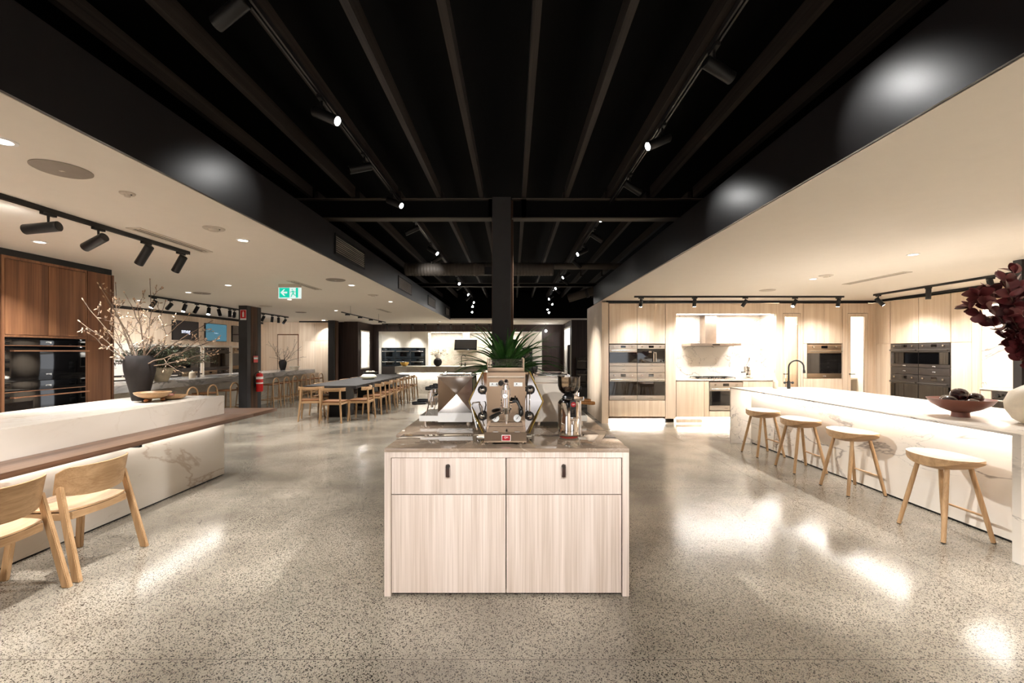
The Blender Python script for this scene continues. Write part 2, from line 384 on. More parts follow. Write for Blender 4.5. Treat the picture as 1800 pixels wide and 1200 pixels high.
def cab(name, label, cat, u0, u1, z0, z1, depth, origin, rotz, mat, fronts, group=None, kick=None, carcass=True):
    """wall cabinet in local coords: x along the wall, y into the wall, front plane y=0
    fronts: list of (u0,u1,z0,z1,partname) ; the carcass is an open box behind them"""
    t = thing(name, label, cat, origin, rotz, group)
    m = MB(); tk = .004; y0 = .022
    if carcass:
        m.box(u0, u0+tk, y0, depth, z0, z1).box(u1-tk, u1, y0, depth, z0, z1)
        m.box(u0+tk, u1-tk, depth-tk, depth, z0, z1)
        zz = sorted(set([z0, z1-tk]+[f[2] for f in fronts if f[2] > z0+.02]+[f[3]-tk for f in fronts if f[3] < z1-.02]))
        for z in zz: m.box(u0+tk, u1-tk, y0, depth-tk, z, z+tk)
        obj('carcass', m, mat, t)
    for a, b, c, d, nm in fronts:
        g = .0038
        obj(nm, MB().box(a+g, b-g, 0, .02, c+g, d-g, .0012), mat, t)
    if kick: obj('toe_kick', MB().box(u0, u1, kick[0], kick[0]+.02, 0, z0), kick[1], t)
    return t

def oven(loc, rotz, w, h, label, style='steel', kind='oven', group=None, detail=True, name='built_in_oven', depth=.5, logo=True):
    """local: x right, y into wall, z up; origin = lower left corner of the front plane"""
    t = thing(name, label, 'oven' if kind == 'oven' else 'coffee machine', loc, rotz, group)
    mt, gl, hm = {'steel': (steelsat, darkgl, steel), 'black': (blackgl, blackgl, copper), 'dark': (anthra, blackgl, anthra), 'bronze': (bronzest, darkgl, steel), 'blue': (bluegl, bluegl, steel), 'stove': (anthra, blackgl, steel)}[style]
    ch = .112 if h > .5 else .09
    g = .002
    obj('body', B(g*3, w-g*3, .022, depth, g*3, h-g*3), anthra, t)
    cp = obj('control_panel', MB().box(g, w-g, 0, .02, h-ch, h-g, .0015), mt, t)
    if style in ('black', 'blue'):
        if style == 'black':
            obj('copper_trim', B(g, w-g, -.004, .0, h-ch-.002, h-ch+.006), copper, t)
    elif detail:
        for k, fx in enumerate((.17, .82)):
            kb = MB().cyl((w*fx, 0, h-ch/2), (w*fx, -.028, h-ch/2), .019, .017, 18)
            obj('knob', kb, steel if style != 'stove' else anthra, cp)
    if style not in ('black',):
        obj('display', B(w*.41, w*.59, -.003, 0, h-ch*.76, h-ch*.26), blackgl, cp)
    if kind == 'oven':
        bz = .1 if (h > .5 and style in ('steel', 'dark', 'bronze')) else (.062 if style in ('steel', 'dark') else 0)
        d = obj('door', MB().box(g, w-g, 0, .02, bz+g, h-ch-g, .0015), mt if bz else gl, t)
        if bz:
            obj('lower_panel', MB().box(g, w-g, 0, .02, g, bz-g, .0015), mt, t)
            obj('door_glass', B(g*2, w-g*2, -.004, 0, bz+.006, h-ch-.075), gl, d)
        hz = h-ch-.036 if style != 'black' else h-ch-.055
        x0, x1 = (w*.03, w*.97) if style != 'blue' else (w*.05, w*.92)
        hb = MB().tube([(x0, -.042, hz), (x1, -.042, hz)], .0095, 12, flat=1.3) if style != 'black' else MB().box(w*.05, w*1.0, -.05, -.042, hz-.007, hz+.007)
        for q in (x0+.03, x1-.03): hb.box(q-.008, q+.008, -.042, 0, hz-.008, hz+.008)
        obj('handle', hb, hm, d)
        if style == 'blue': obj('door_window', B(w*.28, w*.75, -.003, 0, h*.22, h*.62), blackgl, d)
    else:
        obj('front_glass', MB().box(g, w-g, 0, .02, .062, h-ch-g, .0015), gl, t)
        obj('lower_panel', MB().box(g, w-g, 0, .02, g, .06, .0015), mt, t)
        s = MB().box(w*.4, w*.5, -.03, 0, h*.62, h*.7).box(w*.56, w*.6, -.035, 0, h*.2, h*.66).box(w*.56, w*.68, -.035, -.02, h*.6, h*.64).box(w*.64, w*.68, -.035, 0, h*.2, h*.6)
        obj('milk_jug_and_spout', s, steel, t)
    if logo and detail: 
        zz = .05 if h > .5 else .03
        if style == 'black': zz = .07
        text('lettering', 'smeg', .03, (w/2, -.0045 if style == 'black' else -.001, zz), (PI/2, 0, 0), steel if style == 'steel' else whitepl, t)
        if style == 'black': text('lettering', 'smeg', .03, (w/2, -.001, h-ch/2), (PI/2, 0, 0), whitepl, t)
    return t
def drawer_unit(loc, rotz, w, h, label, style='steel', group=None):
    t = thing('warming_drawer', label, 'warming drawer', loc, rotz, group); mt = {'steel': steelsat, 'dark': anthra}[style]; g = .002
    obj('body', B(g*3, w-g*3, .022, .5, g*3, h-g*3), anthra, t)
    obj('drawer_front', MB().box(g, w-g, 0, .02, g, h-g, .0015), mt, t)
    text('lettering', 'smeg', .028, (w/2, -.001, h/2), (PI/2, 0, 0), steel if style == 'steel' else whitepl, t)
    return t

R90 = -PI/2   # right wall: local x -> -Y, local y -> +X
L90 = PI/2    # left walls: local x -> +Y, local y -> -X

# --- walnut wall units
yA, yB_, yC = 4.535, 5.395, 5.755
ov_t = 1.675; ov_m = 1.2; ov_b = .62
o = (XN, 0, 0)
# carcass frame round the ovens built as a cabinet with open niche
t = cab('walnut_oven_cabinet', 'walnut wall cabinet with two upper doors framing the black ovens', 'cabinet', yA-.03, yB_+.02, .1, 2.53, .62, o, L90, walnut,
    [(yA, (yA+yB_)/2, 1.7, 2.5, 'door'), ((yA+yB_)/2, yB_, 1.7, 2.5, 'door'), (yA, yB_, .1, ov_b-.01, 'drawer_front')], kick=(.06, blackm))
obj('frame', MB().box(yA-.028, yA, 0, .03, .1, 2.53).box(yB_, yB_+.018, 0, .03, .1, 2.53).box(yA, yB_, 0, .03, 2.502, 2.53).box(yA, yB_, 0, .03, ov_t+.002, 1.698), walnut, t)
cab('walnut_tall_cabinet', 'narrow walnut tall cabinet beside the ovens, behind the branch vase', 'cabinet', yB_+.022, 5.753, .1, 2.53, .62, o, L90, walnut,
    [(yB_+.024, 5.735, .1, 1.66, 'door'), (yB_+.024, 5.735, 1.66, 2.53, 'door')], kick=(.06, blackm))
for k, (a, b) in enumerate(((3.88, 4.5), (3.26, 3.88), (2.64, 3.26))):
    cab('walnut_tall_cabinet', ['tall walnut cabinet at the left frame edge before the ovens', 'tall walnut cabinet nearer the camera, second before the ovens', 'tall walnut cabinet nearest the camera on the left'][k], 'cabinet', a+.001, b-.001, .1, 2.53, .62, o, L90, walnut, [(a, b, .1, 2.53, 'door')], kick=(.06, blackm))
oven((XN, yA, ov_m), L90, yB_-yA, ov_t-ov_m, 'wide black glass oven with copper handle, upper of the two in the walnut wall', 'black')
oven((XN, yA, ov_b), L90, yB_-yA, ov_m-ov_b, 'wide black glass oven below the other in the walnut wall', 'black')

# --- far right frontal kitchen wall (plane Y=YF)
FX = lambda px: PX(px, YF); FZ = lambda py: PZ(py, YF)
OR = (0, YF, 0)
ZT = 2.545
struct('wall_partition', MB().box(XR, XR+.02, YF+.02, 11.06, 0, ZC).box(XR, FX(1069.5), YF, YF+.02, .0, ZT+.02).box(XR, FX(1069.5), 11.04, 11.06, 0, ZC), oak)
struct('trim_partition', MB().box(XR+.1, XW+.1, YF+.01, YF+.03, ZT+.012, ZC).box(XR+.1, XW+.1, YF-.012, YF+.01, ZT+.02, ZT+.05), blackm)
cab('oak_oven_tower', 'pale oak oven tower with two upper doors beside the partition end', 'cabinet', FX(1070), FX(1170), .1, ZT, .62, OR, 0, oak,
    [(FX(1070.3), FX(1120), FZ(604), ZT, 'door'), (FX(1120), FX(1169.7), FZ(604), ZT, 'door'), (FX(1070.3), FX(1169.7), .14, FZ(703.5), 'drawer_front')], kick=(.08, warmwhite))
zs = [FZ(703.5), FZ(654.5), FZ(643), FZ(605)]
for k, (a, b) in enumerate(((1071, 1120), (1120, 1169))):
    side = ('left', 'right')[k]; u0 = FX(a)+.004; wd = FX(b)-FX(a)-.006
    oven((u0, YF, zs[0]+.004), 0, wd, zs[1]-zs[0]-.006, f'large steel oven, lower {side} of the four in the pale oak tower', 'steel')
    drawer_unit((u0, YF, zs[1]), 0, wd, zs[2]-zs[1]-.002, f'slim steel warming drawer, {side} of the pair in the oak tower')
    if k == 0: oven((u0, YF, zs[2]), 0, wd, zs[3]-zs[2]-.004, 'compact steel oven, upper left in the pale oak tower', 'steel')
    else: oven((u0, YF, zs[2]), 0, wd, zs[3]-zs[2]-.004, 'built-in steel coffee machine with black front, upper right in oak tower', 'steel', kind='coffee', name='built_in_coffee_machine')
# fixed oak panels round the splashback, doors and oven
for A_ in ((FX(1170)+.002, FX(1188)-.002, YF, YF+.03, 0.1, ZT), (FX(1188), FX(1364), YF, YF+.03, FZ(551), ZT), (FX(1364)+.002, FX(1376), YF, YF+.6, 0.0, ZT),
    (FX(1376), FX(1408), YF, YF+.03, FZ(550), ZT), (FX(1408), FX(1411.5), YF, YF+.1, 0, ZT), (FX(1481.5), FX(1490), YF, YF+.1, 0, ZT), (FX(1490), FX(1526), YF, YF+.03, FZ(550), ZT), (FX(1526), XW, YF, YF+.1, 0, ZT)):
    struct('wall_right_far', B(*A_), oak)

# lit marble niche
struct('wall_splashback', B(FX(1188), FX(1364), YF+.605, YF+.63, .0, FZ(549)), marble_w)
for a_, b_ in ((FX(1188), FX(1188)+.015), (FX(1364)-.015, FX(1364))): struct('wall_niche_side', B(a_, b_, YF+.03, YF+.6, .932, FZ(551)-.001), marble_w)
struct('trim_niche_head', B(FX(1188), FX(1364), YF+.032, YF+.6, FZ(551), FZ(549)), marble_w)
tag(obj('benchtop', MB().box(FX(1188), FX(1364), YF-.01, YF+.6, .905, .93, .002), marble_w), 'white marble benchtop under the range hood in the lit niche', 'benchtop')
cab('oak_base_cabinet', 'pale oak base cabinet left of the oven under the range hood', 'cabinet', FX(1188.3), FX(1246.7), .13, .9, .58, OR, 0, oak,
    [(FX(1188.5), FX(1238), .13, .895, 'door'), (FX(1238), FX(1246.6), .13, .895, 'filler_panel')], kick=(.12, warmwhite))
cab('oak_base_cabinet', 'pale oak base cabinet holding the oven under the range hood', 'cabinet', FX(1246.8), FX(1305.8), .13, .9, .58, OR, 0, oak,
    [(FX(1247), FX(1305.5), .13, .26, 'drawer_front')], kick=(.12, warmwhite))
oven((FX(1247.5), YF, .275), 0, FX(1305)-FX(1247.5), .6, 'steel oven set under the gas cooktop', 'steel')
cab('oak_base_cabinet', 'pale oak base cabinet right of the under-bench oven', 'cabinet', FX(1306), FX(1363.8), .13, .9, .58, OR, 0, oak,
    [(FX(1306), FX(1316), .13, .895, 'filler_panel'), (FX(1316), FX(1363.6), .13, .895, 'door')], kick=(.12, warmwhite))
tag(obj('door_plinth', B(FX(1188), FX(1233), YF-.04, YF+.0, .02, .095), oak), 'short pale oak plinth block on the floor under the base cabinet door', 'plinth')
# range hood
hd = thing('range_hood', 'steel range hood with tall chimney in the lit marble niche', 'range hood', (FX(1262), YF+.3, 0))
obj('chimney', MB().box(-.13, .12, .02, .298, FZ(605)+.0, FZ(551)-.012, .002), steelmid, hd)
obj('canopy', MB().box(FX(1217)-FX(1262), FX(1307)-FX(1262), -.22, .298, FZ(607.5), FZ(603), .003), steelmid, hd)
obj('filter', B(-.4, .4, -.18, .25, FZ(607.5)-.006, FZ(607.5)), anthra, hd)
obj('control_buttons', MB().box(-.08, .08, -.223, -.22, FZ(606.5), FZ(604.5)), blackpl, hd)
# cooktop
ck = thing('gas_cooktop', 'steel gas cooktop with black trivets under the range hood', 'cooktop', (FX(1262), YF+.3, .93))
obj('plate', MB().box(-.41, .43, -.24, .24, 0, .012, .004), steel, ck)
for x in (-.27, 0.02, .3):
    tr = MB()
    for q in (-.1, 0, .1): tr.box(x+q-.006, x+q+.006, -.2, .2, .034, .044)
    for q in (-.2, 0, .19): tr.box(x-.12, x+.12, q, q+.01, .034, .044)
    for qx in (-.12, .11):
        for qy in (-.2, .19): tr.box(x+qx, x+qx+.01, qy, qy+.01, .012, .04)
    obj('trivet', tr, blackm, ck); obj('burner', MB().cyl((x, .08, .012), (x, .08, .03), .045, .04, 20), anthra, ck)
for k in range(5): obj('knob', MB().cyl((-.12+k*.06, -.2, .012), (-.12+k*.06, -.2, .035), .015, .013, 14), steel, ck)
# lever espresso machine on the benchtop
lv = thing('lever_espresso_machine', 'small chrome lever espresso machine on the benchtop under the marble niche', 'coffee machine', (FX(1328), YF+.28, .93))
obj('base', MB().lathe([(0, 0), (.11, 0), (.11, .02), (.09, .035), (0, .035)], seg=28), chrome, lv)
obj('boiler', MB().lathe([(0, .035), (.05, .035), (.055, .05), (.055, .24), (.04, .27), (0, .275)], seg=24), chrome, lv)
obj('group_head', MB().cyl((-.04, -.02, .2), (-.1, -.05, .2), .02).cyl((-.1, -.05, .27), (-.1, -.05, .14), .028), chrome, lv)
obj('portafilter_handle', MB().tube([(-.1, -.06, .15), (-.21, -.12, .15)], [.013, .016], 10), blackpl, lv)
obj('lever', MB().tube([(-.09, -.05, .26), (-.04, -.04, .34), (-.0, -.03, .41)], .006, 8).tube([(0, -.03, .4), (.01, -.02, .46)], [.013, .015], 10), chrome, lv)
obj('eagle_finial', MB().ball((0, 0, .3), .02).cyl((0, 0, .27), (0, 0, .33), .006), chrome, lv)

# --- glazed pantry doors with the bright room behind
gap_shade = plain('door_gap_shade', rgb(60, 44, 34), .8)  # shade in the gaps round the pantry doors, put into a colour
zdo = FZ(550); RY0_ = -WY(1539, XW)+.018
for n, (a, b, ga, gb) in enumerate(((1376, 1408, 1378.5, 1403), (1490, 1526, 1494, 1520))):
    d = thing(f'door_{n+1}', f'pale oak glazed door, {("left", "right")[n]} of the two in the far oak wall', 'door', (0, YF, 0)); d['kind'] = 'structure'
    A, Bx, G0, G1 = FX(a)+.006, FX(b)-.006, FX(ga)+.02, FX(gb)+.0
    m = MB().box(A, G0, .0, .04, .02, zdo-.008).box(G1, Bx, .0, .04, .02, zdo-.008).box(G0, G1, .0, .04, zdo-.08, zdo-.008).box(G0, G1, 0, .04, .02, .12)
    obj('frame', m, oak, d); obj('gap_shade_strip', MB().box(A-.007, A+.03, .041, .05, 0, zdo).box(Bx-.03, Bx+.007, .041, .05, 0, zdo), gap_shade, d); obj('glass_pane', B(G0, G1, .016, .022, .12, zdo-.08), clearg, d)  # dark strips behind the leaf edges paint the shadow gap
    obj('door_handle', MB().cyl((G0-.03, 0, 1.05), (G0-.03, -.04, 1.05), .01).cyl((G0-.03, -.04, 1.05), (G0+.06, -.04, 1.05), .009), blackm, d)
struct('wall_right_corner', B(XW, XW+.04, -(RY0_), YF+.0, 0, ZT), oak)
struct('trim_pantry_head', B(FX(1376), FX(1530), YF+.055, YF+.12, zdo-.03, ZC), gap_shade)  # added dark strip: gap shade over the doors, stops pantry light leaking
struct('wall_pantry', MB().box(FX(1368), FX(1560), YF+1.25, YF+1.3, 0, ZC).box(FX(1368), FX(1368)+.03, YF+.62, YF+1.25, 0, ZC).box(FX(1560), FX(1560)+.04, YF+.1, YF+1.25, 0, ZC), warmwhite)
pl = thing('pantry_light', 'bright strip light inside the pantry behind the glazed oak doors', 'light', (FX(1450), YF+.95, ZC))
obj('housing', B(-.8, .95, -.03, .03, -.03, -.0), whitepl, pl); obj('diffuser', B(-.8, .95, -.026, .026, -.034, -.03), ledw, pl)
lamp('AREA', 'pantry_lamp', (0, 0, -.04), 55, pl, col=(1, .96, .9), rot=(0, 0, 0), size=1.7, size_y=.05)
sh = tag(obj('pantry_shelf', B(FX(1372), FX(1404), YF+1.0, YF+1.25, FZ(621)-.02, FZ(621)), white), 'white shelf seen through the left glazed pantry door', 'shelf')
tag(obj('pantry_bench', B(FX(1368)+.04, FX(1560)-.01, YF+.8, YF+1.24, .88, .92), white), 'white pantry benchtop behind the glazed oak doors', 'benchtop')
tag(obj('chopping_board', MB().box(FX(1377)+.1, FX(1377)+.22, YF+1.12, YF+1.15, .92, 1.2, .01), chairwood), 'small wooden chopping board standing behind the left glazed door', 'chopping board')
sw = thing('pantry_oven', 'white compact oven low behind the right glazed pantry door', 'oven', (FX(1492), YF+.85, .921))
obj('body', MB().box(0, .22, 0, .3, 0, .22, .006), white, sw); obj('window', B(.03, .15, -.003, 0, .04, .18), darkgl, sw)

# --- oven cabinet between the doors
cab('oak_oven_cabinet', 'pale oak tall cabinet with one bronze oven between the two glazed doors', 'cabinet', FX(1411.7), FX(1481.3), .1, ZT, .58, OR, 0, oak,
    [(FX(1412), FX(1449), FZ(603.5), ZT, 'door'), (FX(1449), FX(1481), FZ(603.5), ZT, 'door'), (FX(1412), FX(1481), .14, FZ(665), 'lower_door'), (FX(1412), FX(1418.8), FZ(665), FZ(603.5), 'filler_panel')], kick=(.08, warmwhite))
oven((FX(1419), YF, FZ(664.5)), 0, FX(1481)-FX(1419)-.02, FZ(605)-FZ(664.5), 'single bronze-tinted steel oven between the two glazed oak doors', 'bronze')

# --- right wall (plane X=XW): local x = -world Y
ORR = (XW, 0, 0)
def RY(px): return -WY(px, XW)
zr_t = 1.683; zr = [.505, 1.085, 1.225, 1.675]
cab('oak_tall_cabinet', 'narrow pale oak tall cabinet in the right corner', 'cabinet', RY(1539)+.02, RY(1564.7), .1, ZT, .6, ORR, R90, oak,
    [(RY(1539)+.02, RY(1564.5), .12, zr_t, 'door'), (RY(1539)+.02, RY(1564.5), zr_t, ZT, 'door')], kick=(.08, warmwhite))
cab('oak_oven_tower', 'pale oak oven tower on the right wall holding four dark ovens', 'cabinet', RY(1565), RY(1671), .1, ZT, .6, ORR, R90, oak,
    [(RY(1565), RY(1614.5), zr_t, ZT, 'door'), (RY(1614.5), RY(1671), zr_t, ZT, 'door'), (RY(1565), RY(1671), .12, .49, 'drawer_front')], kick=(.08, warmwhite))
for k, (a, b) in enumerate(((1565.8, 1614.5), (1614.5, 1670.5))):
    u0, u1 = RY(a), RY(b); wd = u1-u0-.006; side = ('left', 'right')[k]
    L = lambda z: (XW, -u0-.003, z)
    oven(L(zr[0]), R90, wd, zr[1]-zr[0]-.003, f'large anthracite oven, lower {side} on the right oak wall', 'dark')
    drawer_unit(L(zr[1]), R90, wd, zr[2]-zr[1]-.003, f'anthracite warming drawer, {side} of the pair on the right oak wall', 'dark')
    oven(L(zr[2]), R90, wd, zr[3]-zr[2], f'compact anthracite oven, upper {side} on the right oak wall', 'dark')
cab('oak_tall_cabinet', 'pale oak tall cabinet right of the dark ovens on the right wall', 'cabinet', RY(1671.4), RY(1708), .1, ZT, .6, ORR, R90, oak,
    [(RY(1671.5), RY(1708), .12, zr_t, 'door'), (RY(1671.5), RY(1708), zr_t, ZT, 'door')], kick=(.08, warmwhite))
nz0, nz1 = .93, 2.28
ya, yb = -RY(1722.5), 5.0
for A_ in ((XW, XW+.03, ya+.002, -RY(1708)-.002, 0, ZT), (XW, XW+.03, yb, ya, nz1, ZT), (XW, XW+.03, Y0, yb-.001, 0, ZT), (XW+.031, XW+.6, yb-.03, yb-.001, 0, ZT)):
    struct('wall_right', B(*A_), oak)

struct('wall_splashback_right', B(XW+.565, XW+.6, yb, ya, 0, nz1), marble_w)
struct('wall_niche_side_right', B(XW+.03, XW+.56, ya-.015, ya, nz0+.002, nz1), marble_w)
struct('trim_niche_head_right', B(XW+.032, XW+.56, yb, ya-.016, nz1+.001, nz1+.02), marble_w)
struct('trim_right_top', MB().box(XW+.01, XW+.03, Y0, YF+.03, ZT+.012, ZC).box(XW-.012, XW+.01, Y0, YF-.012, ZT+.02, ZT+.05), blackm)
tag(obj('benchtop', MB().box(XW-.01, XW+.56, yb+.002, ya-.003, .905, .93, .002), marble_w), 'white marble benchtop in the lit niche of the right wall', 'benchtop')
cab('oak_base_cabinet', 'narrow pale oak base cabinet beside the black stove on the right wall', 'cabinet', RY(1723), RY(1742.5), .1, .9, .55, ORR, R90, oak, [(RY(1723), RY(1742.5), .12, .895, 'door')], kick=(.08, warmwhite))
cab('oak_base_cabinet', 'pale oak base cabinet past the stove, behind the black post', 'cabinet', RY(1743)+.92, -5.01, .1, .9, .55, ORR, R90, oak, [(RY(1743)+.92, -5.03, .12, .895, 'door')], kick=(.08, warmwhite))
st = oven((XW-.0, -RY(1743)-.006, .06), R90, .89, .84, 'black freestanding stove with large knobs beside the black post', 'stove', logo=False, name='freestanding_stove', depth=.53)
st['category'] = 'stove'
for k in range(6): obj('burner_knob', MB().cyl((.1+k*.138, 0, .77), (.1+k*.138, -.035, .77), .03, .026, 18), blackpl, st)
obj('knob_rail', B(.01, .88, -.02, -.0, .69, .70), steel, st)
# ================================================================ LED STRIPS AND CEILING FITTINGS
def strip(label, x, y, z, lx, ly, W, name='led_strip', mat=None, rot=(0, 0, 0), col=(1, .95, .88), spread=None):
    t = thing(name, label, 'light', (x, y, z))
    nz = .006
    if rot == (0, 0, 0): obj('diffuser', B(-lx/2, lx/2, -ly/2, ly/2, 0, nz), mat or led, t); off = (0, 0, -.004)
    else: obj('diffuser', B(-lx/2, lx/2, -.003, .003, -ly/2, ly/2), mat or led, t); off = (0, -.006, 0)
    lamp('AREA', 'strip_lamp', off, W, t, rot=rot, size=lx, size_y=ly, col=col, spread=spread)
    return t
strip('led strip along the top of the marble range hood niche', (FX(1188)+FX(1364))/2, YF+.1, FZ(551)-.012, 2.0, .03, 32)
strip('led strip across the lit niche top on the right wall', XW+.12, (ya+yb)/2, nz1-.012, .03, 2.0, 12)
strip('kick light under the pale oak oven tower', FX(1120), YF+.04, .092, 1.12, .03, 11)
strip('kick light under the base cabinets of the range hood niche', FX(1276), YF+.08, .122, 2.0, .03, 16)
strip('kick light under the oak cabinet between the glazed doors', FX(1447), YF+.04, .092, .8, .03, 10)

def downlight(px, py, label, W=7, r=.05, grp=None):
    Y = F*(ZC-EYE)/(VY-py); X = PX(px, Y)
    t = thing('downlight', label, 'downlight', (X, Y, ZC))
    obj('trim_ring', MB().lathe([(r*.82, -.001), (r*.86, -.006), (r*1.18, -.005), (r*1.22, -.0), ], seg=28), whitepl, t, recalc=True)
    obj('diffuser', MB().cyl((0, 0, -.003), (0, 0, -.001), r*.84, seg=24), downm, t)
    lamp('AREA', 'downlight_lamp', (0, 0, -.008), W, t, size=r*1.7, spread=1.9)
    return t
downlight(3, 247, 'recessed downlight cut by the left frame edge', 20)
for px, py, l in ((427, 422, 'recessed downlight between the ceiling slot diffuser and the black fascia'), (401, 501, 'recessed downlight left of the hanging exit sign'),
                  (618, 501, 'recessed downlight beside the round speaker near the black fascia'), (686.5, 530, 'recessed downlight nearest the middle grille of the fascia'),
                  (509, 526, 'recessed downlight just below the exit sign'), (590.5, 545.5, 'recessed downlight before the pendant rail over the dining table'),
                  (638, 557, 'recessed downlight behind the pendant rail over the dining table'), (773, 565, 'recessed downlight at the far end of the left ceiling'),
                  (331, 513.5, 'recessed downlight above the budding branches')):
    downlight(px, py, l, 14)
downlight(70, 425, 'recessed downlight behind the nearest hanging spotlight on the left', 20)
for px, py, l in ((1605, 447, 'recessed downlight nearest the black post in the right ceiling'), (1429, 490, 'recessed downlight in the right ceiling over the island'),):
    downlight(px, py, l, 24)
for x, y, l in ((3.6, 1.0, 'recessed downlight over the near end of the right island'), (5.6, 2.6, 'recessed downlight behind the right island, nearest the camera'), (3.0, -1.5, 'added fill downlight behind the camera on the right'), (-4.2, .2, 'added fill downlight behind the camera on the left'), (-3.4, -2, 'added fill downlight furthest behind the camera on the left'),
                (5.9, -.5, 'added fill downlight beside the right wall behind the camera'), (6.6, 4.2, 'recessed downlight by the right wall niche')):  # those behind the camera are unseen, added to make up lost front light
    Y = y; 
    t = downlight(VX+F*x/3, VY-F*(ZC-EYE)/3, l, 38); t.location = (x, y, ZC)
for x, y, l in ((-7.9, 9.2, 'recessed downlight over the grey marble island, nearer one'), (-8.1, 12.6, 'recessed downlight over the grey marble island, further one'), (4.9, 15.6, 'recessed downlight in the rear right ceiling')):
    t = downlight(VX+F*x/3, VY-F*(ZC-EYE)/3, l, 14); t.location = (x, y, ZC)

def disc(name, cat, px, py, r, label, mat, th=.012, detail=None):
    Y = F*(ZC-EYE)/(VY-py); X = PX(px, Y)
    t = thing(name, label, cat, (X, Y, ZC))
    obj('cover', MB().lathe([(0, -th), (r*.9, -th), (r, -th*.4), (r, 0), (0, 0)], seg=36), mat, t)
    if detail == 'badge': obj('badge', B(-.012, .012, -.008, .008, -th-.002, -th), grey2, t)
    if detail == 'detector': 
        obj('dome', MB().lathe([(0, -th-.02), (r*.35, -th-.016), (r*.5, -th), (0, -th)], seg=24), grey2, t)
        obj('indicator', MB().ball((r*.6, 0, -th), .006), blackpl, t)
    return t
disc('ceiling_speaker', 'speaker', 109, 297, .138, 'large round grey ceiling speaker nearest the camera on the left', greypl, detail='badge')
disc('ceiling_speaker', 'speaker', 590, 491.5, .14, 'round grey ceiling speaker right of the exit sign', greypl, detail='badge')
disc('ceiling_speaker', 'speaker', 355, 515, .14, 'round ceiling speaker above the far screens', greypl, detail='badge')
disc('ceiling_speaker', 'speaker', 467, 537.5, .14, 'round ceiling speaker just right of the black post', grey2, detail='badge')
disc('ceiling_speaker', 'speaker', 529, 548.5, .14, 'round ceiling speaker in front of the far oak doors', greypl, detail='badge')
disc('sprinkler_cover', 'detector', 224, 339, .045, 'tiny round sprinkler cover near the left fascia', grey2, detail='detector')
disc('smoke_detector', 'detector', 376, 401, .085, 'round smoke detector above the long slot diffuser', grey2, detail='detector')
disc('smoke_detector', 'detector', 656, 518, .1, 'round detector plate between two downlights near the fascia', grey2, detail='detector')
disc('smoke_detector', 'detector', 1452, 484, .09, 'round detector plate in the right ceiling', grey2, detail='detector')
disc('ceiling_speaker', 'speaker', 1349, 510, .13, 'flat round ceiling speaker in the right ceiling before the oak wall', grey2, detail='badge')
def slot(x, y0, y1, label, dx=0, wd=.13):
    t = thing('slot_diffuser', label, 'air vent', (x, (y0+y1)/2, ZC)); L = (y1-y0)/2
    obj('frame', MB().box(-wd/2, -wd/2+.03, -L, L, -.008, 0).box(wd/2-.03, wd/2, -L, L, -.008, 0).box(-wd/2+.03, wd/2-.03, -L, -L+.03, -.008, 0).box(-wd/2+.03, wd/2-.03, L-.03, L, -.008, 0).box(-.008, .008, -L+.03, L-.03, -.007, 0), grey2, t)
    obj('slot', B(-wd/2+.03, wd/2-.03, -L+.03, L-.03, -.003, -.0005), recess_shade, t)  # flat dark strip painted for the shade of the deep slots
    return t
slot(-3.32, 3.8, 4.72, 'long two-slot ceiling air diffuser beside the near left spotlights')
slot(-3.4, 6.65, 7.6, 'slot air diffuser just behind the exit sign')
slot(-3.4, 11.0, 12.0, 'slot air diffuser near the far end of the pendant rail')
slot(5.35, 5.9, 7.0, 'slot air diffuser in the right ceiling')
# fascia grilles
for k, (y0, y1, l) in enumerate(((5.19, 6.22, 'large black louvred grille in the left fascia, nearest the camera'), (8.06, 9.1, 'black louvred grille in the left fascia, second from the camera'),
        (10.86, 11.9, 'black louvred grille in the left fascia, third from the camera'), (13.7, 14.5, 'black louvred grille at the far end of the left fascia'))):
    t = thing('fascia_grille', l, 'air vent', (XL+.02, y0, 2.69)); W_ = y1-y0; H_ = .25
    obj('frame', MB().box(0, .012, 0, W_, 0, .02).box(0, .012, 0, W_, H_-.02, H_).box(0, .012, 0, .02, .02, H_-.02).box(0, .012, W_-.02, W_, .02, H_-.02), blackm, t)
    obj('backing', B(0, .001, .02, W_-.02, .02, H_-.02), recess_shade, t); s = MB(); n = 8  # dark sheet painted for the shade between the louvres
    for i in range(n):
        z = .03+i*(H_-.05)/n
        s.prism([(.001, z), (.012, z+.001), (.012, z+.011), (.001, z+.01)], .02, W_-.02, 'y')
    ss = obj('louvres', s, louvrem, t)
# void structure: joists, beams, ducts
js = -.375
for k in range(-6, 8):
    x = .129+k*.505
    for q, (a, b) in enumerate(((Y0, 5.15), (5.3, 10.35), (10.5, 14.7))):
        if a < 10 or abs(x) < 4: tag(obj('ceiling_joist', B(x-.0235, x+.0235, a, b, 3.345, 3.47), joistm), 'dark timber joist in the black ceiling void, ' + ('nearest bay' if q == 0 else 'middle bay' if q == 1 else 'far bay'), 'joist', f'timber joists of the {("nearest", "middle", "far")[q]} ceiling bay')
def ibeam(y, z0, z1, x0, x1, label, fl=.13):
    t = thing('steel_beam', label, 'beam', (0, y, 0))
    obj('top_flange', B(x0, x1, -fl/2, fl/2, z1-.012, z1), beamm, t); obj('bottom_flange', B(x0, x1, -fl/2, fl/2, z0, z0+.012), beamm, t)
    obj('web', B(x0, x1, -.005, .005, z0+.012, z1-.012), recess_shade, t)  # web coloured darker than the flanges for the shade between them
    for sx in (-.29, .1): obj('stiffener_plate', B(sx, sx+.055, -fl/2, -.005, z0+.012, z1-.012), beamm, t)
    return t
ibeam(5.22, 3.1, 3.34, -2.9, -.255, 'dark steel beam across the void, left of the central post')
